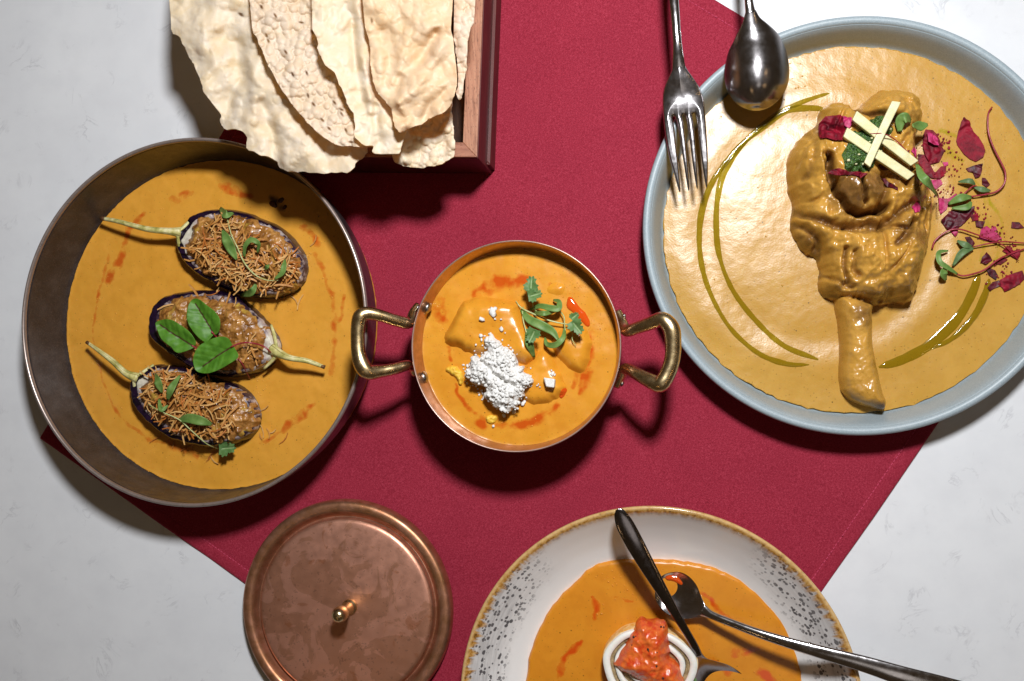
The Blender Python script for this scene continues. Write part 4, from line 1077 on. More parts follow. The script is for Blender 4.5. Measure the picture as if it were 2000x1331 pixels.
for i, (o, h, lab) in enumerate([
        (c13([(60, 580), (140, 420), (200, 300), (300, 250), (430, 250), (650, 290), (720, 400), (800, 600), (825, 740), (740, 805), (640, 770), (500, 740), (300, 715), (200, 670), (100, 645)]), 0.0092, 'large sauce coated chicken piece at the left of the pot, under the white crumble'),
        (c13([(945, 650), (960, 560), (1100, 480), (1220, 500), (1275, 620), (1255, 760), (1200, 865), (1100, 845), (1000, 765)]), 0.0062, 'sauce coated chicken piece at the right of the pot, below the herbs'),
        (c13([(640, 960), (760, 760), (860, 680), (930, 700), (975, 780), (1060, 980), (1010, 1065), (900, 1120), (760, 1120)]), 0.0055, 'sauce coated chicken piece at the bottom right of the pot'),
        (c13([(900, 170), (960, 120), (1040, 130), (1060, 200), (1000, 240), (920, 230)]), 0.0022, 'small lump of chicken just under the sauce at the top right of the pot')]):
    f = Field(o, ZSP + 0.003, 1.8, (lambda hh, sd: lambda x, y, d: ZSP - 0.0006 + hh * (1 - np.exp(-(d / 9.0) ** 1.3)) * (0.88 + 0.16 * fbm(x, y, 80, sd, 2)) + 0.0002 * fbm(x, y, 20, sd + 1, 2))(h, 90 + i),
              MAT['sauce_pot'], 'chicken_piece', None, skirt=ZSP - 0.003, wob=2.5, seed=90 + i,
              attrs={'oil': lambda x, y, d: x * 0 + 0.28 * np.exp(-d / 5.0), 'dark': lambda x, y, d: 0.33 * np.exp(-d / 2.5) * (fbm(x, y, 30, 4, 2) > 0)})  # dark: edge shade painted along each rim, with thinner sauce
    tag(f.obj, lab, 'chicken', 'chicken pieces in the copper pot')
    if i == 0: chk = [f]
    else: chk.append(f)
PF = chk + [sauce_pot]
def pool(outline, fields, h, mat, label, cat, name='oil_pool', group=None, step=1.3, parent=None):
    c = np.mean(np.array(outline), 0); z = on(fields, c[0], c[1])[2]
    def hf(x, y, d):
        b = np.full(x.shape, -1.0)
        for f in fields:
            g = f.at(x, y); b = np.maximum(b, np.where(np.isnan(g), -1, g))
        b = np.where(b < 0, z, b)
        return b + h * np.sqrt(np.clip(1 - (1 - np.clip(d / 7, 0, 1)) ** 2, 0, 1)) + 0.00005
    f = Field(outline, z, step, hf, MAT[mat], name, parent, skirt=0.0005, below=True, wob=0.8)
    if parent is None: tag(f.obj, label, cat, group)
    return f
pool(c13([(1085, 250), (1120, 265), (1170, 330), (1220, 380), (1255, 450), (1250, 490), (1215, 480), (1140, 400), (1075, 340), (1070, 290)]), PF, 0.0009, 'red_oil', 'shiny pool of red chilli oil near the right edge of the pot', 'oil')
pool(c13([(1060, 990), (1070, 1020), (1030, 1075), (1010, 1060), (1030, 1010)]), PF, 0.0008, 'red_oil', 'small dark red oil drop at the tip of the bottom chicken piece', 'oil')

bubbles_on(sauce_pot, [(1000, 680, 110), (1130, 560, 16), (1090, 580, 12), (880, 640, 30), (1170, 640, 20), (880, 800, 20), (1010, 850, 40)], 150, ZSP, MAT['sauce_pot'], 4, (0.7, 1.8))
# white crumble
crz = Field(c13([(440, 545), (490, 590), (560, 640), (640, 720), (650, 800), (700, 840), (760, 910), (770, 960), (720, 1010), (690, 1050), (690, 1110), (650, 1150), (560, 1180), (480, 1120), (400, 1070), (410, 1010), (330, 970), (270, 940), (235, 880), (250, 820), (300, 790), (275, 725), (350, 740), (400, 700), (410, 600)]),
            ZSP + 0.008, 1.2, None or (lambda x, y, d: ZSP + 0.0070 + 0.0060 * np.clip(d / 16, 0, 1) ** 0.7 + 0.0016 * np.abs(fbm(x, y, 13, 8, 3)) - 0.0030 * np.exp(-(seg_dist(x, y, wpx(c13([(330, 740), (420, 820), (480, 890), (640, 980)]), ZSP + 0.012), False)[0] / 4.5) ** 2)),
            MAT['cheese'], 'cheese_mound', thing('cheese_crumble', 'heap of white crumbled cheese over the chicken in the pot', 'cheese', on(PF, *c13([(500, 850)])[0])), skirt=ZSP + 0.0, wob=7.0, curve=6, seed=8)
ct = crz.obj.parent
rs = np.random.RandomState(4)
LM = []
for i in range(8):
    V, F = lump(30 + i, 1, 0.6); me = bpy.data.meshes.new('crumb'); me.from_pydata((V * U).tolist(), [], F)
    me.polygons.foreach_set('use_smooth', [True] * len(me.polygons)); me.materials.append(MAT['cheese']); me.update(); LM.append(me)
def crumb(parent, p, r, name='crumb', label=None, mat=None, sq=0.75):
    o = bpy.data.objects.new(name, LM[rs.randint(8)]); link(o, parent)
    o.location = tuple(float(v) for v in (np.array(p) - (world_loc(parent) if parent is not None else 0)))
    o.scale = (r * rs.uniform(.8, 1.25), r * rs.uniform(.7, 1.1), r * sq); o.rotation_euler = (rs.uniform(-.5, .5), rs.uniform(-.5, .5), rs.uniform(0, 6.28))
    if label: tag(o, label, 'cheese', 'loose white cheese crumbs around the heap')
    return o
cp_ = np.array(c13([(440, 545), (490, 590), (560, 640), (640, 720), (650, 800), (700, 840), (760, 910), (770, 960), (720, 1010), (690, 1110), (650, 1150), (560, 1180), (480, 1120), (400, 1070), (330, 970), (270, 940), (235, 880), (250, 820), (300, 790), (275, 725), (350, 740), (400, 700), (410, 600)]))
cp_o = np.array(shrink(cp_, -6)); k = 0
vl = smooth_open(c13([(300, 740), (420, 820), (480, 890), (640, 970)]), 4)
while k < 270:
    x = rs.uniform(cp_o[:, 0].min(), cp_o[:, 0].max()); y = rs.uniform(cp_o[:, 1].min(), cp_o[:, 1].max())
    if not inside(np.array([x]), np.array([y]), cp_o)[0]: continue
    if seg_dist(np.array([x]), np.array([y]), vl, False)[0][0] < 5: continue
    edge = not inside(np.array([x]), np.array([y]), cp_)[0]
    crumb(ct, on([crz] + PF, x, y, 0.0006 if not edge else 0.0004), rs.uniform(1.2, 2.6) if edge else rs.uniform(1.8, 5.0)); k += 1
big = {0: 'largest loose cheese crumb, alone above the white heap', 2: 'loose cheese crumb at the upper left, beside the largest one', 5: 'small cheese crumb halfway between the largest one and the white heap',
       9: 'cheese crumb just above the white cube', 12: 'flat cheese crumb at the lower right edge of the white heap', 15: 'cheese crumb directly below the white heap', 16: 'lowest cheese crumb, under the lower yellow scrap'}
for i, (x, y, r) in enumerate(c13([(460, 365, 9), (485, 350, 6), (380, 437, 6), (485, 428, 2.6), (533, 433, 2.4), (542, 515, 4.2), (568, 545, 2.2), (365, 568, 4.5), (375, 600, 3.5), (955, 870, 4.6), (945, 850, 3), (970, 885, 2.4), (712, 1120, 6), (720, 1105, 4), (742, 1068, 2.4), (555, 1215, 4.2), (475, 1298, 3.4), (775, 830, 1.8), (635, 1185, 5.5), (665, 1150, 4), (780, 940, 1.5), (330, 640, 2.2), (320, 690, 1.8), (840, 960, 2), (850, 985, 2.2), (830, 970, 1.6)])):
    if i in big: crumb(None, on(PF, x, y, 0.0010), r, 'cheese_crumb', big[i], sq=0.6)
    else: crumb(ct, on(PF, x, y, 0.0008), r, sq=0.6)
blk = mk('cheese_cube', *(lambda V8: (V8, [(0, 3, 2, 1), (4, 5, 6, 7), (0, 1, 5, 4), (1, 2, 6, 5), (2, 3, 7, 6), (3, 0, 4, 7)]))(
    [(*on(PF, x, y, 0.0)[:2], ZSP + 0.003) for x, y in c13([(875, 915), (905, 993), (975, 985), (980, 920)])] + [(*W(x, y, 0.051)[:2], 0.0505) for x, y in c13([(880, 905), (900, 980), (965, 990), (972, 918)])]), MAT['cheese'], smooth=False)
bv = blk.modifiers.new('bevel', 'BEVEL'); bv.width = 0.0006; bv.segments = 3
tag(blk, 'white cube of cheese at the lower right of the white heap', 'cheese')
for i, (o, h, lab) in enumerate([(c13([(92, 835), (130, 810), (165, 812), (215, 860), (232, 920), (215, 965), (185, 950), (160, 905), (110, 870)]), 0.0025, 'bright yellow scrap left of the white heap'),
                                 (c13([(415, 1230), (450, 1205), (500, 1225), (495, 1260), (455, 1285), (420, 1265)]), 0.0016, 'bright yellow scrap below the white heap')]):
    f = Field(o, ZSP, 1.3, (lambda hh: lambda x, y, d: ZSP + hh * np.clip(d / 5, 0, 1) ** .6 + 0.0006 * fbm(x, y, 9, 2, 3))(h), MAT['yellow_bit'], 'yellow_scrap', None, skirt=ZSP - 0.001, wob=2)
    tag(f.obj, lab, 'scrap')
herb('coriander_sprig', 'fresh coriander sprig curling over the chicken in the copper pot', PF, [
    ('stem', c13([(655, 285), (700, 340), (800, 390), (920, 440), (1050, 470), (1130, 475)]), [0.8, 1.4, 1.5, 1.4, 1.2, 1.0], 3),
    ('stem', c13([(790, 280), (800, 340), (860, 400)]), [1.0, 1.1, 1.0], 2), ('stem', c13([(1000, 350), (1045, 410), (1050, 480), (1060, 540)]), [1.0, 1.2, 1.1, 1.0], 3),
    ('stem', c13([(715, 330), (712, 420), (735, 520), (760, 600)]), [1.0, 1.2, 1.2, 1.5], 2), ('stem', c13([(1115, 540), (1115, 600), (1145, 650)]), [0.9, 0.9, 0.5], 1),
    ('leaf', c13([(700, 350), (760, 430), (860, 480), (950, 530), (1000, 600)]), 7.8, 0.005), ('leaf', c13([(770, 355), (850, 325), (930, 340), (1000, 345), (1005, 290), (960, 275)]), 5.5, 0.007),
    ('leaf', c13([(1050, 500), (1040, 580), (980, 640), (910, 635), (890, 580)]), 5.0, 0.005), ('leaf', c13([(740, 540), (765, 630), (805, 745)]), 7.0, 0.004),
    ('leaf', c13([(800, 375), (880, 385), (990, 365)]), 4.5, 0.009),
    ('cori', c13([(780, 150)]), 16, -1.5), ('cori', c13([(805, 235)]), 15, -0.3), ('cori', c13([(1145, 490)]), 17, 0.9), ('cori', c13([(790, 560)]), 16, 2.0), ('cori', c13([(1130, 410)]), 10, -0.7)], lift=0.0018)

# ================================================================== RIGHT: blue grey plate
RC = (334, 256)
tr = thing('round_plate', 'large blue grey plate holding a sauced lamb shank', 'plate', (RC[0] * U, RC[1] * U, ZC + 0.0008))
lathe('body', list(round_prof([(290, ZC + 0.001), (330, ZC + 0.0015), (352, 0.006), (366, 0.016), (372, 0.0255)], 4)) + list(round_prof([(360, 0.0262), (354, 0.0225), (347, 0.0150), (341, 0.0085), (333, 0.0062), (315, 0.0055), (2, 0.0055)], 4)), RC, MAT['plate'], tr, 160)
lathe('rim', [(359.5, 0.0250), (360.2, 0.0266), (363.5, 0.0276), (369, 0.0279), (373, 0.0272), (374.8, 0.0256), (373.5, 0.0240), (362, 0.0240)], RC, MAT['plate'], tr, 160, closed=True)
ZR = 0.0085
go = [c7([(690, 232, 9), (705, 240, 9)]), c7([(695, 320, 12), (720, 330, 10), (740, 350, 5)]), c7([(830, 500, 5), (830, 620, 6), (812, 700, 6)]), c7([(850, 480, 5), (885, 580, 6), (882, 640, 6), (872, 700, 6)])]
pr = [(c7([(p[0], p[1], p[2]) for p in [(660, 225, 8), (705, 245, 8), (725, 262, 6)]]), ZR, 0.9), (c7([(700, 318, 14), (745, 345, 6)]), ZR, .9),
      (c7([(790, 420, 4), (830, 500, 6), (832, 620, 7), (806, 720, 6)]), ZR, .8), (c7([(840, 470, 5), (888, 560, 6), (884, 640, 6), (868, 720, 7)]), ZR, .75)]
sauce_plate = Field(circle_px(RC, 337.5, ZR), ZR, 2.6,
                    lambda x, y, d: ZR + 0.00040 * fbm(x, y, 130, 31, 2) + 0.00006 * fbm(x, y, 16, 32, 3) + 0.0007 * np.exp(-(np.hypot(x - RC[0] + 60, y - RC[1]) - 250) ** 2 / 900) - 0.0005 * np.exp(-(np.hypot(x - RC[0] + 50, y - RC[1]) - 205) ** 2 / 500),
                    MAT['sauce_r'], 'curry_sauce', None, skirt=0.006, wob=3.0, attrs={'oil': oil_attr(pr), 'dark': lambda x, y, d: x * 0})
tag(sauce_plate.obj, 'thick mustard brown gravy spread over the blue grey plate', 'sauce')

bubbles_on(sauce_plate, [(1500, 450, 160), (1750, 700, 120), (1900, 300, 60), (1540, 140, 50)], 160, ZR, MAT['sauce_r'], 5, (0.8, 2.4))
def ribbon_outline(path):
    P = smooth_open(np.array(path, float), 6); T = np.gradient(P[:, :2], axis=0); T /= np.linalg.norm(T, axis=1)[:, None] + 1e-9
    N = np.stack([-T[:, 1], T[:, 0]], 1)
    a = P[:, :2] + N * P[:, 2:3]; b = P[:, :2] - N * P[:, 2:3]
    return np.vstack([a, b[::-1]])
def drizzle(path, label, h=0.0006):
    f_path = smooth_open(np.array(path, float), 6)
    p3 = wpx(path, ZR); rad = [p[2] for p in path]
    ms = smooth_open(np.hstack([p3, np.array(rad)[:, None]]), 8)
    jit = 0.9 * fbm(ms[:, 0], ms[:, 1], 30, 77, 2)
    T = np.gradient(ms[:, :2], axis=0); T /= np.linalg.norm(T, axis=1)[:, None] + 1e-9; N = np.stack([-T[:, 1], T[:, 0]], 1)
    V = []; n = len(ms); us = np.linspace(-1, 1, 7)
    for i in range(n):
        w = max(0.3, ms[i, 2] * 1.3 + jit[i] * 1.2) * min(1, 0.3 + i / 4, 0.3 + (n - 1 - i) / 4)
        for u in us:
            q_ = ms[i, :2] + N[i] * u * w; z = float(sauce_plate.at(q_[0], q_[1])); z = z if z == z else ZR
            V.append((q_[0] * U, q_[1] * U, z - 0.0001 + h * (1 - u * u) ** 0.5 * min(1, w / 4)))
    F = [(i * 7 + j, (i + 1) * 7 + j, (i + 1) * 7 + j + 1, i * 7 + j + 1) for i in range(n - 1) for j in range(6)]
    return tag(mk('oil_drizzle', V, F, MAT['green_oil']), label, 'oil drizzle', 'green oil drizzled on the gravy')
drizzle([(1620, 183, 3), (1590, 192, 3.5), (1560, 203, 4), (1520, 222, 4), (1475, 258, 4.5), (1430, 303, 4.5), (1395, 350, 4.5), (1374, 400, 5), (1366, 455, 4.5), (1370, 515, 4), (1388, 575, 3.5), (1425, 640, 3.5), (1480, 690, 4), (1535, 711, 4), (1580, 713, 3)], 'outer curve of green oil from the spoon down the left of the gravy')
drizzle([(1610, 213, 4), (1575, 212, 5), (1535, 218, 5), (1495, 246, 4.5), (1448, 285, 4), (1415, 335, 6), (1402, 385, 4), (1399, 440, 4.5), (1405, 500, 4), (1430, 565, 3.5), (1475, 625, 4), (1530, 675, 4), (1598, 703, 5)], 'inner curve of green oil down the left of the gravy')
drizzle([(1716, 718, 5), (1760, 704, 7), (1810, 678, 8), (1850, 645, 8), (1878, 612, 7), (1900, 570, 6), (1912, 535, 5)], 'broad green oil curve at the right of the bone')
drizzle([(1822, 682, 3), (1862, 660, 4), (1900, 622, 5), (1922, 580, 5), (1932, 545, 4)], 'narrow green oil curve beside the broad one at the right')

# ------------------------------------------------------------------ lamb shank
ts = thing('lamb_shank', 'lamb shank coated in mustard brown gravy, its bone pointing down', 'meat', W(1690, 450, ZR))
MO = c7([(85, 330), (110, 260), (170, 200), (203, 165), (215, 120), (250, 98), (290, 90), (330, 100), (352, 118), (385, 92), (420, 62), (460, 42), (540, 45), (600, 72), (613, 120), (612, 170), (590, 230), (600, 320), (635, 400), (652, 470), (657, 540), (645, 640), (615, 740), (590, 840), (560, 880), (500, 885), (455, 890), (400, 898), (330, 895), (270, 872), (222, 848), (205, 800), (212, 750), (195, 705), (160, 690), (120, 640), (98, 590), (105, 500), (88, 420)])
zf = 0.030
lobes = [(300, 330, 150, 190, 0.2, .010), (500, 120, 110, 75, -0.2, .006), (270, 150, 60, 60, 0, .004), (170, 400, 75, 190, 0.15, .008), (320, 460, 55, 80, -0.5, .009), (400, 440, 45, 70, 0.1, .007),
         (560, 450, 80, 160, 0.25, .008), (420, 680, 130, 140, 0.1, .010), (560, 720, 60, 130, 0.2, .005), (260, 700, 50, 120, -.1, .004), (480, 860, 70, 30, 0, .004), (150, 620, 40, 70, -.4, -.004)]
crs = [([(352, 118), (375, 150), (430, 165), (500, 180)], 10, .006), ([(205, 170), (225, 215), (280, 230)], 9, .004), ([(225, 330), (235, 400), (262, 470), (300, 525), (370, 545), (450, 515)], 7, .0085),
       ([(345, 395), (352, 440), (372, 500)], 5, .0075), ([(440, 400), (450, 450), (430, 510)], 7, .004), ([(105, 500), (180, 560), (280, 590), (400, 590), (480, 560), (560, 500)], 10, .0042),
       ([(300, 600), (380, 610), (450, 590), (520, 600)], 6, .003), ([(560, 575), (520, 630), (490, 660)], 8, .0045), ([(305, 670), (300, 730), (315, 800)], 6, .0035), ([(335, 690), (330, 740), (345, 780)], 6, .003),
       ([(600, 320), (560, 360), (520, 430)], 8, .0035), ([(210, 740), (250, 780), (330, 820)], 7, .003), ([(640, 400), (600, 520), (590, 640)], 10, .0025), ([(170, 200), (180, 300), (150, 400)], 12, .0025), ([(110, 570), (190, 620), (205, 700)], 8, .0045), ([(230, 850), (330, 850), (430, 870), (560, 860)], 7, .003)]
L_w = [(wpx(c7([(a, b)]), zf + .008)[0], rx / 1.958, ry / 1.958, an, h) for a, b, rx, ry, an, h in lobes]
C_w = [(smooth_open(wpx(c7(p), zf + .006), 5), w / 1.958 * 1.45, h * 1.45) for p, w, h in crs]
def folds_n(x, y):
    a = x + 7 * fbm(x, y, 60, 155, 2); b = y + 7 * fbm(x, y, 60, 156, 2)
    return np.exp(-(noise(a * 1.5, b * .6, 70, 157) / 0.085) ** 2) * np.clip(0.5 + 1.2 * noise(x, y, 70, 158), 0, 1)
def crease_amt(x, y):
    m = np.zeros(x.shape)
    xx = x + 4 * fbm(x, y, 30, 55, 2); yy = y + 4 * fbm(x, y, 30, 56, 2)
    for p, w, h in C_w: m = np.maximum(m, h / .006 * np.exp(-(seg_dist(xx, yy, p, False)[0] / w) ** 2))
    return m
def meat_h(x, y, d):
    z = ZR - 0.001 + 0.026 * (1 - (1 - np.clip(d / 62, 0, 1)) ** 2.4) ** 0.62
    for (c, rx, ry, an, h) in L_w:
        ca, sa = math.cos(an), math.sin(an); u = (x - c[0]) * ca - (y - c[1]) * sa; v = (x - c[0]) * sa + (y - c[1]) * ca
        z = z + h * np.exp(-((u / rx) ** 2 + (v / ry) ** 2) * 1.3) * np.clip(d / 25, 0, 1)
    xx = x + 4 * fbm(x, y, 30, 55, 2); yy = y + 4 * fbm(x, y, 30, 56, 2)
    for p, w, h in C_w: z = z - h * 1.15 * np.exp(-(seg_dist(xx, yy, p, False)[0] / w) ** 2) * np.clip(d / 14, 0.25, 1)
    z = z - 0.0045 * folds_n(x, y) * np.clip(d / 10, 0.2, 1)
    return z + np.clip(d / 14, 0, 1) * (0.0046 * fbm(x, y, 58, 61, 4, 0.45) - 0.0016 * np.abs(fbm(x, y, 30, 66, 3)) + 0.0007 * fbm(x, y * .5, 12, 67, 2))
bare_shade_c = [(wpx(c7([(a, b)]), zf + .008)[0], r / 1.958, s) for a, b, r, s in ((315, 470, 85, .95), (405, 440, 70, .9), (510, 390, 70, .7), (530, 600, 70, .7), (150, 630, 65, .75), (440, 860, 70, .7), (600, 440, 70, .65), (260, 830, 50, .6), (570, 810, 70, .65), (180, 330, 50, .4), (610, 620, 60, .6), (400, 590, 70, .55), (330, 570, 60, .5), (240, 300, 40, .4))]
def bare_and_shade(x, y, d):
    m = np.maximum(0.85 * crease_amt(x, y), 0.60 * folds_n(x, y)) + 0.35 * np.exp(-d / 5.0)  # bare meat, plus shade painted into creases, folds and outer edge
    for c, r, s in bare_shade_c: m = np.maximum(m, s * np.exp(-((x - c[0]) ** 2 + (y - c[1]) ** 2) / r ** 2))
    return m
meat = Field(MO, 0.026, 1.7, meat_h, MAT['meat'], 'meat', ts, skirt=ZR - 0.003, wob=2.5, seed=15, attrs={'bare_and_shade': bare_and_shade})
# bone: a tapering shaft that flares to an obliquely cut end
bo = c7([(265, 850), (400, 880), (404, 930), (410, 1050), (428, 1150), (443, 1215), (459, 1262), (446, 1297), (390, 1285), (325, 1262), (285, 1218), (277, 1150), (280, 1060), (277, 980)])
BONEC = [(wpx(c7([(a, b)]), .022)[0], r_ / 1.958, s_) for a, b, r_, s_ in ((350, 930, 52, .75), (320, 1235, 50, .45), (440, 1285, 34, .75), (390, 1060, 25, .2), (300, 1100, 25, .15))]
bone = Field(bo, 0.017, 1.6, lambda x, y, d: ZR - 0.001 + 0.0175 * np.sqrt(np.clip(1 - (1 - np.clip(d / 25, 0, 1)) ** 2, 0, 1)) + np.clip(d / 8, 0, 1) * (0.0010 * fbm(x, y, 40, 43, 2) + 0.0005 * fbm(x, y, 13, 44, 3)),
             MAT['meat'], 'bone', ts, skirt=ZR - 0.003, wob=1.2, attrs={'bare_and_shade': lambda x, y, d: sum(s_ * np.exp(-((x - c_[0]) ** 2 + (y - c_[1]) ** 2) / r_ ** 2) for c_, r_, s_ in BONEC)})
MF = [meat, bone, sauce_plate]
# herb paste
hp = Field(c8([(890, 400), (960, 360), (1040, 340), (1100, 420), (1110, 480), (1050, 560), (1030, 650), (1040, 700), (960, 760), (900, 850), (840, 870), (740, 870), (660, 840), (650, 750), (680, 640), (740, 560), (760, 490), (830, 480)]), 0.046, 1.3,
           lambda x, y, d: np.nan_to_num(meat.at(x, y), nan=0.04) + 0.0022 * np.clip(d / 8, 0, 1) + 0.0016 * np.abs(fbm(x, y, 9, 19, 3)), MAT['herb_paste'], 'herb_paste', None, skirt=0.004, below=True, wob=3, seed=21)
tag(hp.obj, 'patch of dark green herb paste on top of the lamb shank', 'herb paste')
rs = np.random.RandomState(12)
HF = [hp, meat]
for i, (a, b) in enumerate(((900, 580), (700, 770), (790, 720), (1060, 500), (880, 610), (760, 800), (830, 800), (980, 690))):
    p = on(HF, *c8([(a, b)])[0], 0.0004); V, F = lump(200 + i, 1, .4)
    mk('garlic_crumb', V * np.array([3.2, 2.4, 1.8]) * U * rs.uniform(.7, 1.2) + p, F, MAT['ginger'], hp.obj)

def stick(a, b, w, z0, z1, label, twist=0.0):
    p0 = W(*a, z0); p1 = W(*b, z1); t = p1 - p0; L = np.linalg.norm(t); t /= L
    s = np.cross(t, [0, 0, 1.0]); s /= np.linalg.norm(s); u = np.cross(s, t)
    w = w * U; h = w * 0.62; V = []; n = 5
    for i in range(n):
        k = i / (n - 1); c = p0 + t * L * k + s * (0.05 * L * (k - k * k)) * twist; ww = w * (1 - 0.12 * k)
        sh = (0.25 * w * (1 if i == 0 else -1)) if i in (0, n - 1) else 0
        for a_, b_ in ((-1, -1), (1, -1), (1, 1), (-1, 1)): V.append(c + s * a_ * ww + u * b_ * h + t * sh * a_)
    F = [(i * 4 + j, i * 4 + (j + 1) % 4, (i + 1) * 4 + (j + 1) % 4, (i + 1) * 4 + j) for i in range(n - 1) for j in range(4)] + [(3, 2, 1, 0), tuple((n - 1) * 4 + j for j in range(4))]
    o = mk('ginger_stick', V, F, MAT['ginger'], smooth=False)
    b_ = o.modifiers.new('bevel', 'BEVEL'); b_.width = 0.0005; b_.segments = 3
    return tag(o, label, 'ginger', 'ginger sticks crossed on the shank')
zt = float(np.nanmax(meat.z))
def mz(px, py, l): return on(HF, px, py, l)[2]
g1a, g1b, g2a, g2b, g3a, g3b = [c8([p])[0] for p in ((745, 385), (1265, 800), (665, 530), (1235, 920), (1110, 265), (855, 815))]
za = max(mz(*g1a, .002), mz(960, 0, 0) if 0 else 0); zb = mz(*g1b, .002)
def clear(a, b, l):   # lowest straight stick that clears what lies under it
    m = max(on(HF, a[0] + (b[0] - a[0]) * k, a[1] + (b[1] - a[1]) * k, 0)[2] for k in (0.1, .3, .5, .7, .9)); return m + l
z1 = clear(g1a, g1b, .0012); z2 = clear(g2a, g2b, .0012); z3 = max(z1, z2) + .0042
stick(g1a, g1b, 8.6, z1 + .0006, z1 - .002, 'upper of two parallel ginger sticks on the lamb shank')
stick(g2a, g2b, 8.6, z2, z2 - .002, 'lower of two parallel ginger sticks on the lamb shank')
stick(g3a, g3b, 7.2, z3 - .0012, z3 - .0005, 'ginger stick lying across the other two on the shank', .6)

# ------------------------------------------------------------------ petals
PETG = 'rose petals scattered over the shank and gravy'
def petal(outline, mat, label, seed, fields=None, lift=0.0008, rise=0.0025, group=None, step=1.5):
    fields = fields or MF
    c = np.mean(np.array(outline), 0); z0 = on(fields, c[0], c[1], lift)[2]
    def hf(x, y, d):
        b = np.full(x.shape, -1.0)
        for f in fields:
            g = f.at(x, y); b = np.maximum(b, np.where(np.isnan(g), -1, g))
        b = np.where(b < 0, z0, b)
        return np.maximum(b + lift * .6, z0 + rise * .55 * noise(x, y, 60, seed) - rise * .55 * np.exp(-(noise(x + 8 * noise(x, y, 30, 5), y, 30, seed + 9) / .12) ** 2) + rise * .15 * noise(x, y, 9, seed + 4)) + 0.0003
    f = Field(outline, z0, step, hf, MAT[mat], 'rose_petal', None, skirt=0.0004, below=True, wob=1.8, seed=seed, curve=1)
    return tag(f.obj, label, 'petal', PETG)
petal(c9([(340, 130), (370, 150), (400, 220), (440, 260), (470, 310), (485, 350), (465, 390), (420, 415), (380, 405), (340, 370), (300, 310), (290, 285), (305, 220), (320, 160)]), 'petal', 'largest crimson petal on the gravy, upper right of the shank', 1, rise=.004)
petal(c9([(355, 465), (420, 440), (460, 435), (460, 480), (440, 515), (415, 525), (400, 490), (370, 485)]), 'petal_dark', 'dark forked petal scrap just below the largest petal', 2)
petal(c9([(90, 205), (140, 215), (170, 250), (195, 310), (215, 350), (200, 390), (180, 420), (120, 440), (90, 380), (75, 330), (80, 250)]), 'petal', 'crimson petal with a pink fold at the upper right edge of the shank', 3, rise=.004)
petal(c9([(100, 225), (140, 232), (168, 275), (182, 315), (150, 315), (110, 290)]), 'petal_pink', 'bright pink fold on the crimson petal at the shank edge', 31, lift=0.0035)
petal(c9([(45, 370), (90, 380), (120, 430), (150, 490), (200, 480), (212, 510), (180, 535), (130, 525), (70, 480), (10, 495), (5, 460), (50, 440)]), 'petal', 'long red petal running from the ginger tip to the gravy', 4)
petal(c9([(190, 800), (260, 740), (330, 740), (380, 720), (410, 706), (405, 750), (370, 790), (330, 840), (270, 865), (230, 855)]), 'petal_dark', 'large dark maroon petal at the right edge of the shank', 5, rise=.004)
petal(c9([(175, 655), (240, 660), (290, 625), (302, 650), (240, 700), (230, 730), (190, 762), (178, 720)]), 'petal_pink', 'bright pink petal just above the large dark maroon one', 6)
petal(c9([(455, 850), (490, 835), (520, 860), (565, 885), (590, 920), (540, 940), (480, 935), (440, 920)]), 'petal_pink', 'pink petal scrap where the red stems cross', 7)
petal(c9([(500, 1105), (540, 1130), (565, 1160), (550, 1192), (500, 1160), (490, 1125)]), 'petal_dark', 'small dark petal above the lowest large petal', 8)
petal(c9([(580, 1185), (640, 1150), (720, 1130), (745, 1180), (700, 1210), (640, 1250), (605, 1270), (590, 1240), (560, 1215)]), 'petal', 'large crimson petal lowest at the right edge of the photo', 9, rise=.004)
petal(c9([(495, 1240), (530, 1205), (570, 1190), (590, 1225), (540, 1245), (510, 1262)]), 'petal_dark', 'dark tip left of the lowest large petal', 10)
petal(c9([(490, 1008), (515, 1035), (530, 1062), (480, 1085), (445, 1075), (460, 1040)]), 'petal_dark', 'triangular dark petal left of the lower red stem', 11)
petal(c9([(655, 812), (700, 815), (735, 850), (690, 852), (650, 850)]), 'petal_dark', 'dark petal at the right photo edge, level with the dark maroon one', 12)
petal(c9([(590, 1000), (620, 965), (660, 1000), (700, 985), (706, 1030), (690, 1060), (640, 1030)]), 'petal', 'crimson petal under the crossing of the two red stems', 13)
petal(c9([(455, 525), (480, 525), (507, 570), (490, 585), (455, 570)]), 'petal_dark', 'small dark petal right of the upper green leaf pair', 14)
petal(c9([(350, 910), (380, 908), (412, 950), (400, 970), (370, 952)]), 'petal_dark', 'glossy black red petal behind the grey green leaves', 15, rise=.001)
petal(c9([(385, 770), (430, 755), (440, 800), (400, 806)]), 'petal', 'small crimson petal right of the dark maroon one', 16)
petal(c9([(415, 805), (478, 808), (462, 852), (420, 842)]), 'petal_dark', 'small dark petal just below the small crimson one', 17)
petal(c9([(520, 840), (550, 838), (557, 865), (525, 870)]), 'petal_pink', 'tiny square pink petal scrap on the gravy', 18)
petal(c9([(535, 1080), (600, 1042), (627, 1055), (580, 1088)]), 'petal', 'narrow petal lying along the lower red stem', 19)
petal(c9([(255, 865), (285, 840), (305, 850), (300, 890), (285, 910)]), 'petal_pink', 'pink petal tip under the dark maroon petal', 20)
petal(c9([(130, 535), (190, 540), (200, 565), (160, 600), (135, 570)]), 'petal_pink', 'pink petal scrap at the shank edge under the green leaf', 21)
petal(c9([(205, 425), (235, 425), (240, 440), (215, 452)]), 'petal_pink', 'little pink petal scrap beside the crimson petal tip', 24)
petal(c9([(150, 500), (195, 455), (225, 450), (220, 490), (190, 515)]), 'petal', 'curled petal scrap at the end of the long red petal', 26)
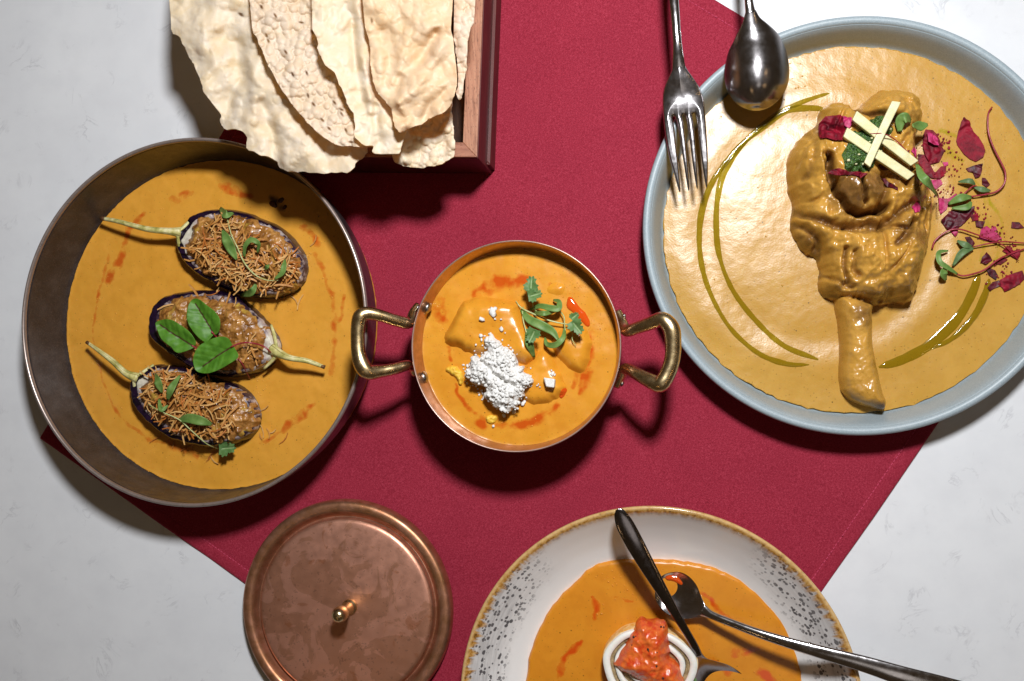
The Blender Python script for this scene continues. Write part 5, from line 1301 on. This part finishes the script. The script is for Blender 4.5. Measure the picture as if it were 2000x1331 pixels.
petal(c8([(430, 540), (440, 450), (500, 390), (560, 380), (640, 380), (660, 430), (660, 520), (620, 620), (560, 625), (500, 610), (450, 590)]), 'petal', 'crimson petal on the upper left of the shank beside the ginger', 22, HF, 0.003, .0035)
petal(c8([(650, 385), (720, 400), (722, 460), (705, 500), (665, 470), (655, 430)]), 'petal_pink', 'pink petal edge between the left petal and the ginger', 23, HF, 0.003)
petal(c8([(520, 880), (560, 842), (620, 838), (700, 868), (770, 865), (862, 885), (800, 928), (750, 912), (700, 897), (600, 902)]), 'petal', 'long crimson petal below the herb paste on the shank', 25, HF, 0.0015)
petal(c8([(970, 930), (1020, 922), (1060, 970), (1112, 1012), (1105, 1047), (1040, 1000), (1000, 962)]), 'petal_dark', 'narrow dark petal below the lower ginger stick', 27, HF, 0.001)
petal(c8([(1250, 1180), (1290, 1128), (1330, 1180), (1300, 1222), (1255, 1222)]), 'petal_pink', 'pink petal alone in the middle of the shank', 28, HF, 0.001)
petal(c8([(935, 825), (1000, 800), (1060, 850), (1000, 862)]), 'petal_dark', 'dark petal scrap between herb paste and lower ginger stick', 29, HF, 0.001)
petal(c8([(1230, 700), (1262, 645), (1292, 680), (1280, 745)]), 'petal_pink', 'magenta petal scrap right of the upper ginger stick', 30, HF, 0.001)
# dust of broken petals: uncountable specks, one object
SV, SF = [], []
rr_ = random.Random(44)
for i in range(260):
    cx, cy, sx, sy = rr_.choice([(1855, 330, 28, 30), (1840, 380, 30, 25), (1900, 420, 30, 22), (1935, 455, 32, 20), (1965, 480, 25, 25), (1790, 320, 25, 30), (1960, 530, 25, 20), (1840, 280, 16, 16)])
    x, y = rr_.gauss(cx, sx * .6), rr_.gauss(cy, sy * .6)
    p = on(MF, x, y, 0.0005); r = rr_.uniform(0.8, 2.6) * U; k = len(SV); a0 = rr_.uniform(0, 6)
    m = 5
    for j in range(m): SV.append((p[0] + r * math.cos(a0 + j * 1.257) * rr_.uniform(.6, 1.2), p[1] + r * math.sin(a0 + j * 1.257) * rr_.uniform(.6, 1.2), p[2] + rr_.uniform(0, .0004)))
    SV.append((p[0], p[1], p[2] + 0.0008)); SF += [(k + j, k + (j + 1) % m, k + m) for j in range(m)]
tag(mk('petal_dust', SV, SF, MAT['petal']), 'dust of tiny broken rose petals on the gravy right of the shank', 'petal dust', kind='stuff')

RG = 'red stemmed microgreens beside the shank'
herb('microgreen_sprig', 'microgreen with a long S shaped red stem rising to the upper right', MF, [
    ('stem', c9([(525, 65), (500, 110), (500, 220), (530, 320), (580, 420), (610, 490), (605, 560), (560, 610), (500, 630), (400, 645), (370, 650)]), [1.3, 1.5, 1.6, 1.7, 1.7, 1.8, 1.8, 1.7, 1.6, 1.4, 1.3]),
    ('leaf', c9([(392, 650), (320, 655), (240, 695)]), 7.0, .003, 'herb'), ('leaf', c9([(390, 680), (360, 715), (262, 722)]), 5.5, .002, 'herb'),
    ('stem', c9([(500, 630), (440, 590), (400, 580), (330, 640), (300, 650)]), [1.2, 1.3, 1.3, 1.4, 1.0]), ('leaf', c9([(415, 570), (380, 545), (305, 550)]), 4.5, .003, 'herb_grey'), ('leaf', c9([(410, 585), (460, 600), (515, 608)]), 5.0, .002, 'herb_grey')], 'herb', RG, 'stem_red')
herb('microgreen_sprig', 'arched pink stem lying from the shank edge over the petals', MF, [
    ('stem', c9([(135, 985), (150, 940), (190, 900), (250, 865), (320, 860), (400, 885), (470, 910), (540, 935), (620, 980), (700, 1065)]), [1.6, 1.7, 1.7, 1.5, 1.4, 1.3, 1.2, 1.2, 1.0, 0.6])], 'herb', RG, 'stem_red')
herb('microgreen_sprig', 'lowest microgreen with a hooked green leaf and red stem', MF, [
    ('stem', c9([(740, 985), (640, 1020), (560, 1060), (480, 1120), (400, 1150), (320, 1160), (240, 1115)]), [1.3, 1.5, 1.6, 1.6, 1.6, 1.5, 1.2]),
    ('leaf', c9([(300, 1150), (240, 1110), (185, 1070), (180, 1010), (240, 998)]), 4.5, .005), ('leaf', c9([(225, 1105), (210, 1145), (225, 1192)]), 6.5, .005)], 'herb', RG, 'stem_red')
herb('microgreen_sprig', 'grey green microgreen with two pointed leaves and a pale stem', MF, [
    ('stem', c9([(740, 950), (600, 940), (500, 952), (400, 975)]), [1.2, 1.3, 1.3, 1.2]), ('leaf', c9([(395, 975), (350, 960), (298, 932)]), 5.5, .002, 'herb_grey'), ('leaf', c9([(405, 982), (330, 1010), (270, 1096)]), 6.0, .002, 'herb_grey')], 'herb_grey', RG, 'stem_red')
herb('microgreen_sprig', 'microgreen draped over the ginger and down the right edge of the shank', [hp, meat, sauce_plate], [
    ('stem', c8([(885, 540), (1000, 540), (1100, 590), (1200, 690), (1290, 790)]), [0.8, 1.0, 1.0, 1.0, 1.1], 1), ('leaf', c8([(1290, 800), (1330, 900), (1400, 980), (1470, 1085)]), 7.0, .003), ('stem', c8([(1400, 980), (1470, 1060), (1480, 1150), (1480, 1210)]), [1.2, 1.0, .9, .7])], 'herb', RG, 'stem_red', lift=0.0095)
herb('microgreen_sprig', 'pair of rounded green leaves at the top right of the shank', HF, [
    ('leaf', c8([(1140, 520), (1150, 430), (1195, 400), (1240, 430)]), 9.5, .005, 'herb'), ('leaf', c8([(1255, 470), (1310, 475), (1385, 460)]), 9.0, .004, 'herb')], 'herb', RG, lift=0.002)

# ------------------------------------------------------------------ cutlery
def cutlery_surface(name, path, wid, zs, dish, thick, mat, parent, nu=9, convex=0.0, k=6, sx=1.0):
    """a swept metal blade. dish: sag of the middle (px), negative = bulges up; convex = crown of the handle"""
    P = np.array([np.append(W(p[0], p[1], z), [w, d, t]) for p, z, w, d, t in zip(path, zs, wid, dish, thick)])
    Q = smooth_open(P, k); p = Q[:, :3]; w, d, th = Q[:, 3], Q[:, 4], Q[:, 5]
    T = np.gradient(p, axis=0); T /= np.linalg.norm(T, axis=1)[:, None]
    us = np.sin(np.linspace(-math.pi / 2, math.pi / 2, nu)); n = len(p); V = []
    for side in (0, 1):
        for i in range(n):
            s = np.cross(T[i], [0, 0, 1.0]); s /= np.linalg.norm(s); u = np.cross(s, T[i])
            for q_ in us:
                e = math.sqrt(max(0, 1 - q_ * q_))
                off = -d[i] * (1 - q_ * q_) + (th[i] * e if side == 0 else -th[i] * 0.6 * e)
                V.append(p[i] + s * q_ * max(w[i], .3) * U + u * off * U)
    F = []; N = n * nu
    for i in range(n - 1):
        for j in range(nu - 1):
            a, b, c, e = i * nu + j, i * nu + j + 1, (i + 1) * nu + j + 1, (i + 1) * nu + j
            F.append((a, b, c, e)); F.append((N + e, N + c, N + b, N + a))
    for i in range(n - 1):
        for j in (0, nu - 1): F.append((i * nu + j, (i + 1) * nu + j, N + (i + 1) * nu + j, N + i * nu + j))
    for i in (0, n - 1):
        for j in range(nu - 1): F.append((i * nu + j, i * nu + j + 1, N + i * nu + j + 1, N + i * nu + j))
    return mk(name, V, F, MAT[mat], parent, sub=1)

# fork: head cut from one sheet with three slots, handle crowned
fk = thing('fork', 'steel fork with its tines resting on the left rim of the blue plate', 'fork', W(1330, 180, 0.03))
def slot(cx0, cy0, cx1, cy1, w0, w1):  # narrow slot from tip gap to root
    return (cx0, cy0, cx1, cy1, w0, w1)
FO = c6([(190, 400), (185, 440), (170, 480), (140, 540), (120, 590), (113, 650), (116, 730), (125, 830), (140, 930), (160, 1030), (190, 1130), (217, 1225), (226, 1240), (231, 1225), (222, 1130), (212, 1030), (200, 930), (190, 830), (179, 775),
         (180, 757), (190, 757), (205, 790), (218, 850), (233, 950), (250, 1050), (266, 1150), (280, 1225), (286, 1228), (290, 1215), (283, 1120), (272, 1000), (262, 900), (250, 800), (242, 755), (252, 747), (262, 755), (277, 830), (292, 930), (305, 1030), (320, 1130), (335, 1210), (341, 1217), (345, 1205), (340, 1110), (333, 1000), (325, 900), (315, 800), (307, 752),
         (317, 740), (328, 750), (340, 820), (352, 920), (367, 1030), (382, 1130), (397, 1205), (403, 1212), (408, 1200), (410, 1100), (408, 1000), (400, 880), (393, 780), (385, 690), (378, 640), (355, 580), (320, 530), (280, 480), (255, 435), (250, 400)])
yt = W(1345, 130, .04)[1] / U; yb = W(1345, 370, .03)[1] / U
def fork_h(x, y, d):
    k = np.clip((yt - y) / (yt - yb), 0, 1)
    a_ = np.clip(k / 0.26, 0, 1); z = 0.0415 - 0.0050 * a_ * a_ * (3 - 2 * a_) - 0.0060 * np.clip((k - .33) / .67, 0, 1) ** 1.3
    return z - 0.0009 * np.clip(1 - d / 2.2, 0, 1) ** 2 - 0.0022 * np.clip(1 - d / 34, 0, 1) ** 2 * np.clip(1.4 - k * 1.8, 0, 1)
fkh = Field(FO, 0.0335, 1.0, fork_h, MAT['steel_worn'], 'fork_head', fk, skirt=0.0012, below=True, curve=2)
cutlery_surface('handle', [(1327, 150), (1323.5, 95), (1321, 60), (1317, 10), (1312, -60), (1308, -200), (1306, -330)], [13.0, 8.6, 7.8, 8.5, 9.5, 13, 12], [0.0385, 0.042, 0.043, 0.043, 0.041, 0.034, 0.028], [0, 0, 0, 0, 0, 0, 0], [0.6, 4.2, 4.6, 4.6, 4.5, 4, 2], 'steel', fk)
sp = thing('spoon', 'steel serving spoon turned face down over the upper rim of the blue plate', 'spoon', W(1478, 130, 0.035))
by = [(1466, 22), (1468, 40), (1471, 60), (1475, 85), (1477.5, 115), (1478, 145), (1478, 172), (1478, 193), (1478, 207), (1478, 214), (1478, 217)]
cutlery_surface('spoon_bowl', by, [9, 16, 30, 45, 54, 57, 53, 42, 28, 15, 4], [.0425, .0405, .0375, .0345, .0325, .0315, .031, .0305, .030, .030, .030], [0, -4, -13, -24, -33, -36, -33, -25, -16, -9, 0], [3.6, 3.0, 2.2, 1.8, 1.6, 1.6, 1.6, 1.6, 1.6, 1.4, 1.0], 'steel_worn', sp, nu=19)
cutlery_surface('handle', [(1466, 26), (1463, 5), (1460, -30), (1456, -90), (1452, -200), (1450, -320)], [9, 7.5, 7, 8.5, 12, 12], [.0425, .0432, .0435, .042, .036, .030], [0] * 6, [3.6, 4.2, 4.4, 4.2, 4, 2], 'steel', sp)

# ================================================================== BOTTOM LEFT: copper lid
LC = (-625, -474)
KL = 215 / 207.0
tl = thing('copper_lid', 'round worn copper lid with a small brass knob lying on the napkin edge', 'lid', (LC[0] * U, LC[1] * U, ZC + 0.0006))
lathe('lid_plate', [(q_[0] * KL, q_[1]) for q_ in round_prof([(205, 0.0030), (207, 0.0060), (206, 0.0095), (201, 0.0122), (192, 0.0128), (184.5, 0.0118), (179, 0.0085), (175.5, 0.0068), (173.0, 0.0072), (171.0, 0.0095), (168, 0.0108), (160, 0.0116), (130, 0.0122), (80, 0.0128), (30, 0.0130), (1, 0.0130)], 5)], LC, MAT['copper_lid'], tl, 180)
lathe('lid_skirt', [(212, 0.0030), (210, 0.0022), (205, 0.0022), (203, 0.0040)], LC, MAT['copper_lid'], tl, 180)
KC = (-613, -467)
lathe('knob', list(round_prof([(16, 0.0129), (15.2, 0.0142), (11.5, 0.0155), (10.0, 0.0175), (9.2, 0.0200), (10.0, 0.0232), (13.0, 0.0256), (15.2, 0.0286), (15.0, 0.0316), (12.2, 0.0342), (7, 0.0358), (0.5, 0.0363)], 4)), KC, MAT['brass'], tl, 40)

# ================================================================== BOTTOM: white speckled bowl
BC = (-20, -601)
tb = thing('serving_bowl', 'white bowl with grey speckles and a golden brown rim at the bottom', 'bowl', (BC[0] * U, BC[1] * U, ZC + 0.0006))
lathe('body', list(round_prof([(180, ZC), (215, ZC + .001), (270, 0.010), (325, 0.022), (353, 0.0345)], 5)) + list(round_prof([(355.0, 0.0355), (354.4, 0.0366), (351.5, 0.0372), (346.5, 0.0366), (341, 0.0350), (330, 0.0312), (308, 0.0245), (280, 0.0175), (248, 0.0118), (215, 0.0095), (150, 0.0085), (2, 0.0085)], 6)), BC, MAT['bowl'], tb, 200)
ZB2 = 0.0145
bs = c11([(300, 820), (300, 793), (312, 700), (347, 600), (400, 490), (460, 420), (520, 360), (572, 310), (625, 285), (700, 275), (780, 275), (850, 272), (960, 278), (1030, 290), (1120, 310), (1200, 345), (1290, 410), (1370, 490), (1420, 560), (1452, 640), (1480, 720), (1492, 793), (1480, 900), (1420, 1040), (1300, 1160), (1120, 1240), (900, 1270), (680, 1240), (500, 1150), (370, 1020), (310, 900)])
pb = [(c11([(585, 430, 5), (603, 480, 13), (590, 530, 8)]), ZB2, .95), (c11([(540, 625, 7), (500, 670, 13), (460, 720, 13), (440, 790, 12)]), ZB2, .9), (c11([(1000, 400, 6), (1060, 412, 8), (1100, 450, 8), (1180, 530, 8)]), ZB2, .85),
      (c11([(1310, 750, 14), (1360, 800, 16)]), ZB2, .95), (c11([(1200, 680, 18), (1310, 655, 8)]), ZB2, .8), (c11([(690, 435, 4), (760, 450, 5)]), ZB2, .6), (c11([(1090, 700, 14), (1180, 760, 12)]), ZB2, .6)]
sauce_bowl = Field(bs, ZB2, 2.2, lambda x, y, d: ZB2 - 0.0025 * np.exp(-d / 2.2) + 0.0003 * fbm(x, y, 110, 71, 2) + 0.0006, MAT['sauce_b'], 'curry_sauce', None, skirt=0.008, wob=2.0,
                   attrs={'oil': oil_attr(pb), 'dark': lambda x, y, d: x * 0})
tag(sauce_bowl.obj, 'orange sauce pooled in the white speckled bowl', 'sauce')
pool(c11([(900, 345), (925, 335), (960, 342), (990, 365), (998, 390), (975, 385), (940, 365), (905, 358)]), [sauce_bowl], 0.0012, 'red_oil', 'shiny red oil bead above the submerged spoon in the white bowl', 'oil')

bubbles_on(sauce_bowl, [(1250, 1200, 110), (1250, 1130, 30), (1265, 1205, 20), (1200, 1115, 20), (1480, 1240, 50)], 170, ZB2, MAT['sauce_b'], 6, (0.8, 2.0))
# stuffed roll: alternating white and brown rings round a core
ZT = 0.031
rc = c12([(715, 1045)])[0]
rl = thing('stuffed_roll', 'sliced white and brown layered roll under red chutney in the bowl', 'food roll', W(rc[0], rc[1], ZB2))
cw = W(rc[0], rc[1], ZT)[:2] / U
def ring(name, ro, ri, mat, z1, dip=0.0):
    ax, ay = 1.0, 0.78; n = 72; a = np.arange(n) * 2 * math.pi / n; V = []
    wv = 1 + 0.02 * np.sin(3 * a + 1) + 0.012 * np.sin(7 * a)
    for r, z in ((ro, ZB2 - .002), (ro * 1.0, z1 - .0006), (ro - .8, z1), (ri + .8, z1 - dip), (ri, z1 - .0006 - dip), (ri, z1 - .006)):
        V.append(np.stack([(cw[0] + r * wv * ax * np.cos(a)) * U, (cw[1] + r * wv * ay * np.sin(a)) * U, np.full(n, z) + 0.0005 * np.sin(2 * a)], 1))
    V = np.concatenate(V); F = [(i * n + j, i * n + (j + 1) % n, (i + 1) * n + (j + 1) % n, (i + 1) * n + j) for i in range(5) for j in range(n)]
    return mk(name, V, F, MAT[mat], rl)
ring('white_layer', 84, 71, 'roll_white', ZT)
ring('sauced_side', 85.4, 82, 'roll_sauced', ZT - .0035)
ring('brown_layer', 73.2, 64, 'roll_brown', ZT - .0022)
ring('white_layer', 63, 53, 'roll_white', ZT)
ring('brown_layer', 56.2, 42, 'roll_brown', ZT - .0026)
ring('white_layer', 42, 34, 'roll_white', ZT)
ring('brown_layer', 34.2, 3, 'roll_brown', ZT - .002)
co = c12([(555, 570), (590, 535), (632, 520), (680, 548), (760, 540), (850, 550), (900, 562), (930, 620), (945, 740), (980, 880), (965, 960), (1040, 1040), (1095, 1130), (1120, 1300), (900, 1330), (700, 1310), (560, 1230), (430, 1160), (350, 1130), (285, 1060), (330, 960), (375, 870), (450, 800), (480, 710), (535, 640)])
chut = Field(co, ZT + .006, 1.4, lambda x, y, d: ZT - .003 + 0.0125 * (1 - (1 - np.clip(d / 30, 0, 1)) ** 2) ** .6 + np.clip(d / 6, 0, 1) * (0.0019 * fbm(x, y, 36, 81, 3, .4) - 0.0009 * np.abs(fbm(x, y, 18, 82, 2))),
             MAT['chutney'], 'tomato_chutney', None, skirt=ZT - .006, wob=1.6, seed=83)
tag(chut.obj, 'chunky glossy red tomato chutney heaped on the roll', 'chutney')
for i, p in enumerate(c12([(530, 695), (557, 685), (700, 840), (710, 862), (803, 1040), (855, 575), (880, 1180), (510, 790), (808, 878), (500, 1140), (885, 580)])):
    q_ = on([chut], p[0], p[1], 0.0002, ZT); V, F = lump(60 + i, 1, .3)
    s_ = 1.5 if i in (1, 3, 7, 8, 9) else 2.6
    mk('black_seed', V * np.array([s_ * .75, s_, s_ * .8]) * U + q_, F, MAT['seed'], chut.obj)
rk = thing('rocket_leaf', 'dark green frilly leaf tucked under the right side of the roll', 'leaf', on([sauce_bowl], *c12([(1180, 1180)])[0]))
sheet_leaf('leaf_blade', c12([(1090, 1300), (1100, 1200), (1130, 1160), (1180, 1140), (1205, 1100), (1220, 1130), (1200, 1165), (1260, 1170), (1275, 1200), (1235, 1215), (1240, 1260), (1200, 1310), (1140, 1330)]), c12([(1210, 1110), (1170, 1180), (1130, 1290)]), [sauce_bowl], 0.010, 'coriander', rk, .003, 3, 9)

# two spoons in the bowl
s1 = thing('spoon', 'dark narrow spoon leaning on the top rim of the white bowl, bowl end in sauce', 'spoon', W(1340, 1230, 0.03))
cutlery_surface('handle', [(1206, 995), (1210, 1002), (1220, 1024), (1240, 1062), (1264, 1105), (1292, 1153), (1318, 1197), (1340, 1234), (1356, 1262), (1364, 1283)],
                [4, 10, 15.5, 16, 14, 11, 8.5, 7.2, 7.2, 8.5], [.0475, .0475, .047, .0455, .043, .040, .037, .034, .0305, .027], [0] * 10, [1.5, 2.2, 2.6, 3, 3.4, 3.8, 4, 4, 3.8, 3], 'steel_dark', s1, nu=11)
cutlery_surface('spoon_bowl', [(1362, 1278), (1368, 1292), (1377, 1305), (1390, 1322), (1408, 1345), (1425, 1368), (1440, 1390), (1450, 1404)],
                [8, 13, 24, 38, 47, 46, 32, 6], [.028, .0245, .021, .0180, .0150, .0135, .0135, .0140], [0, 3, 7, 11, 14, 13, 8, 0], [3, 2.2, 1.8, 1.6, 1.6, 1.6, 1.6, 1], 'steel_dark', s1, nu=17)
s2 = thing('spoon', 'bright steel spoon lying across the right rim of the white bowl', 'spoon', W(1500, 1240, 0.035))
cutlery_surface('handle', [(1372, 1192), (1390, 1202), (1430, 1218), (1480, 1237), (1540, 1256), (1610, 1276), (1690, 1298), (1760, 1320), (1840, 1342), (1930, 1366), (1990, 1380)],
                [11, 7.5, 7.2, 8, 9.5, 11.5, 14, 16.5, 18, 17, 8], [.0255, .0275, .0310, .0350, .0385, .0415, .0440, .0460, .0465, .046, .045], [0] * 11, [3.4, 4.4, 4.8, 5, 5, 4.8, 4.6, 4.2, 3.6, 3, 2], 'steel', s2, nu=11)
cutlery_surface('spoon_bowl', [(1378, 1196), (1366, 1190), (1350, 1181), (1334, 1170), (1317, 1158), (1302, 1148), (1290, 1140), (1283, 1136)],
                [9, 17, 30, 38, 40, 34, 21, 4], [.0250, .0238, .0222, .0203, .0186, .0172, .0164, .0162], [0, 3, 7, 11, 13, 12, 7, 0], [3.4, 2.4, 1.8, 1.6, 1.6, 1.6, 1.6, 1.2], 'steel', s2, nu=17)
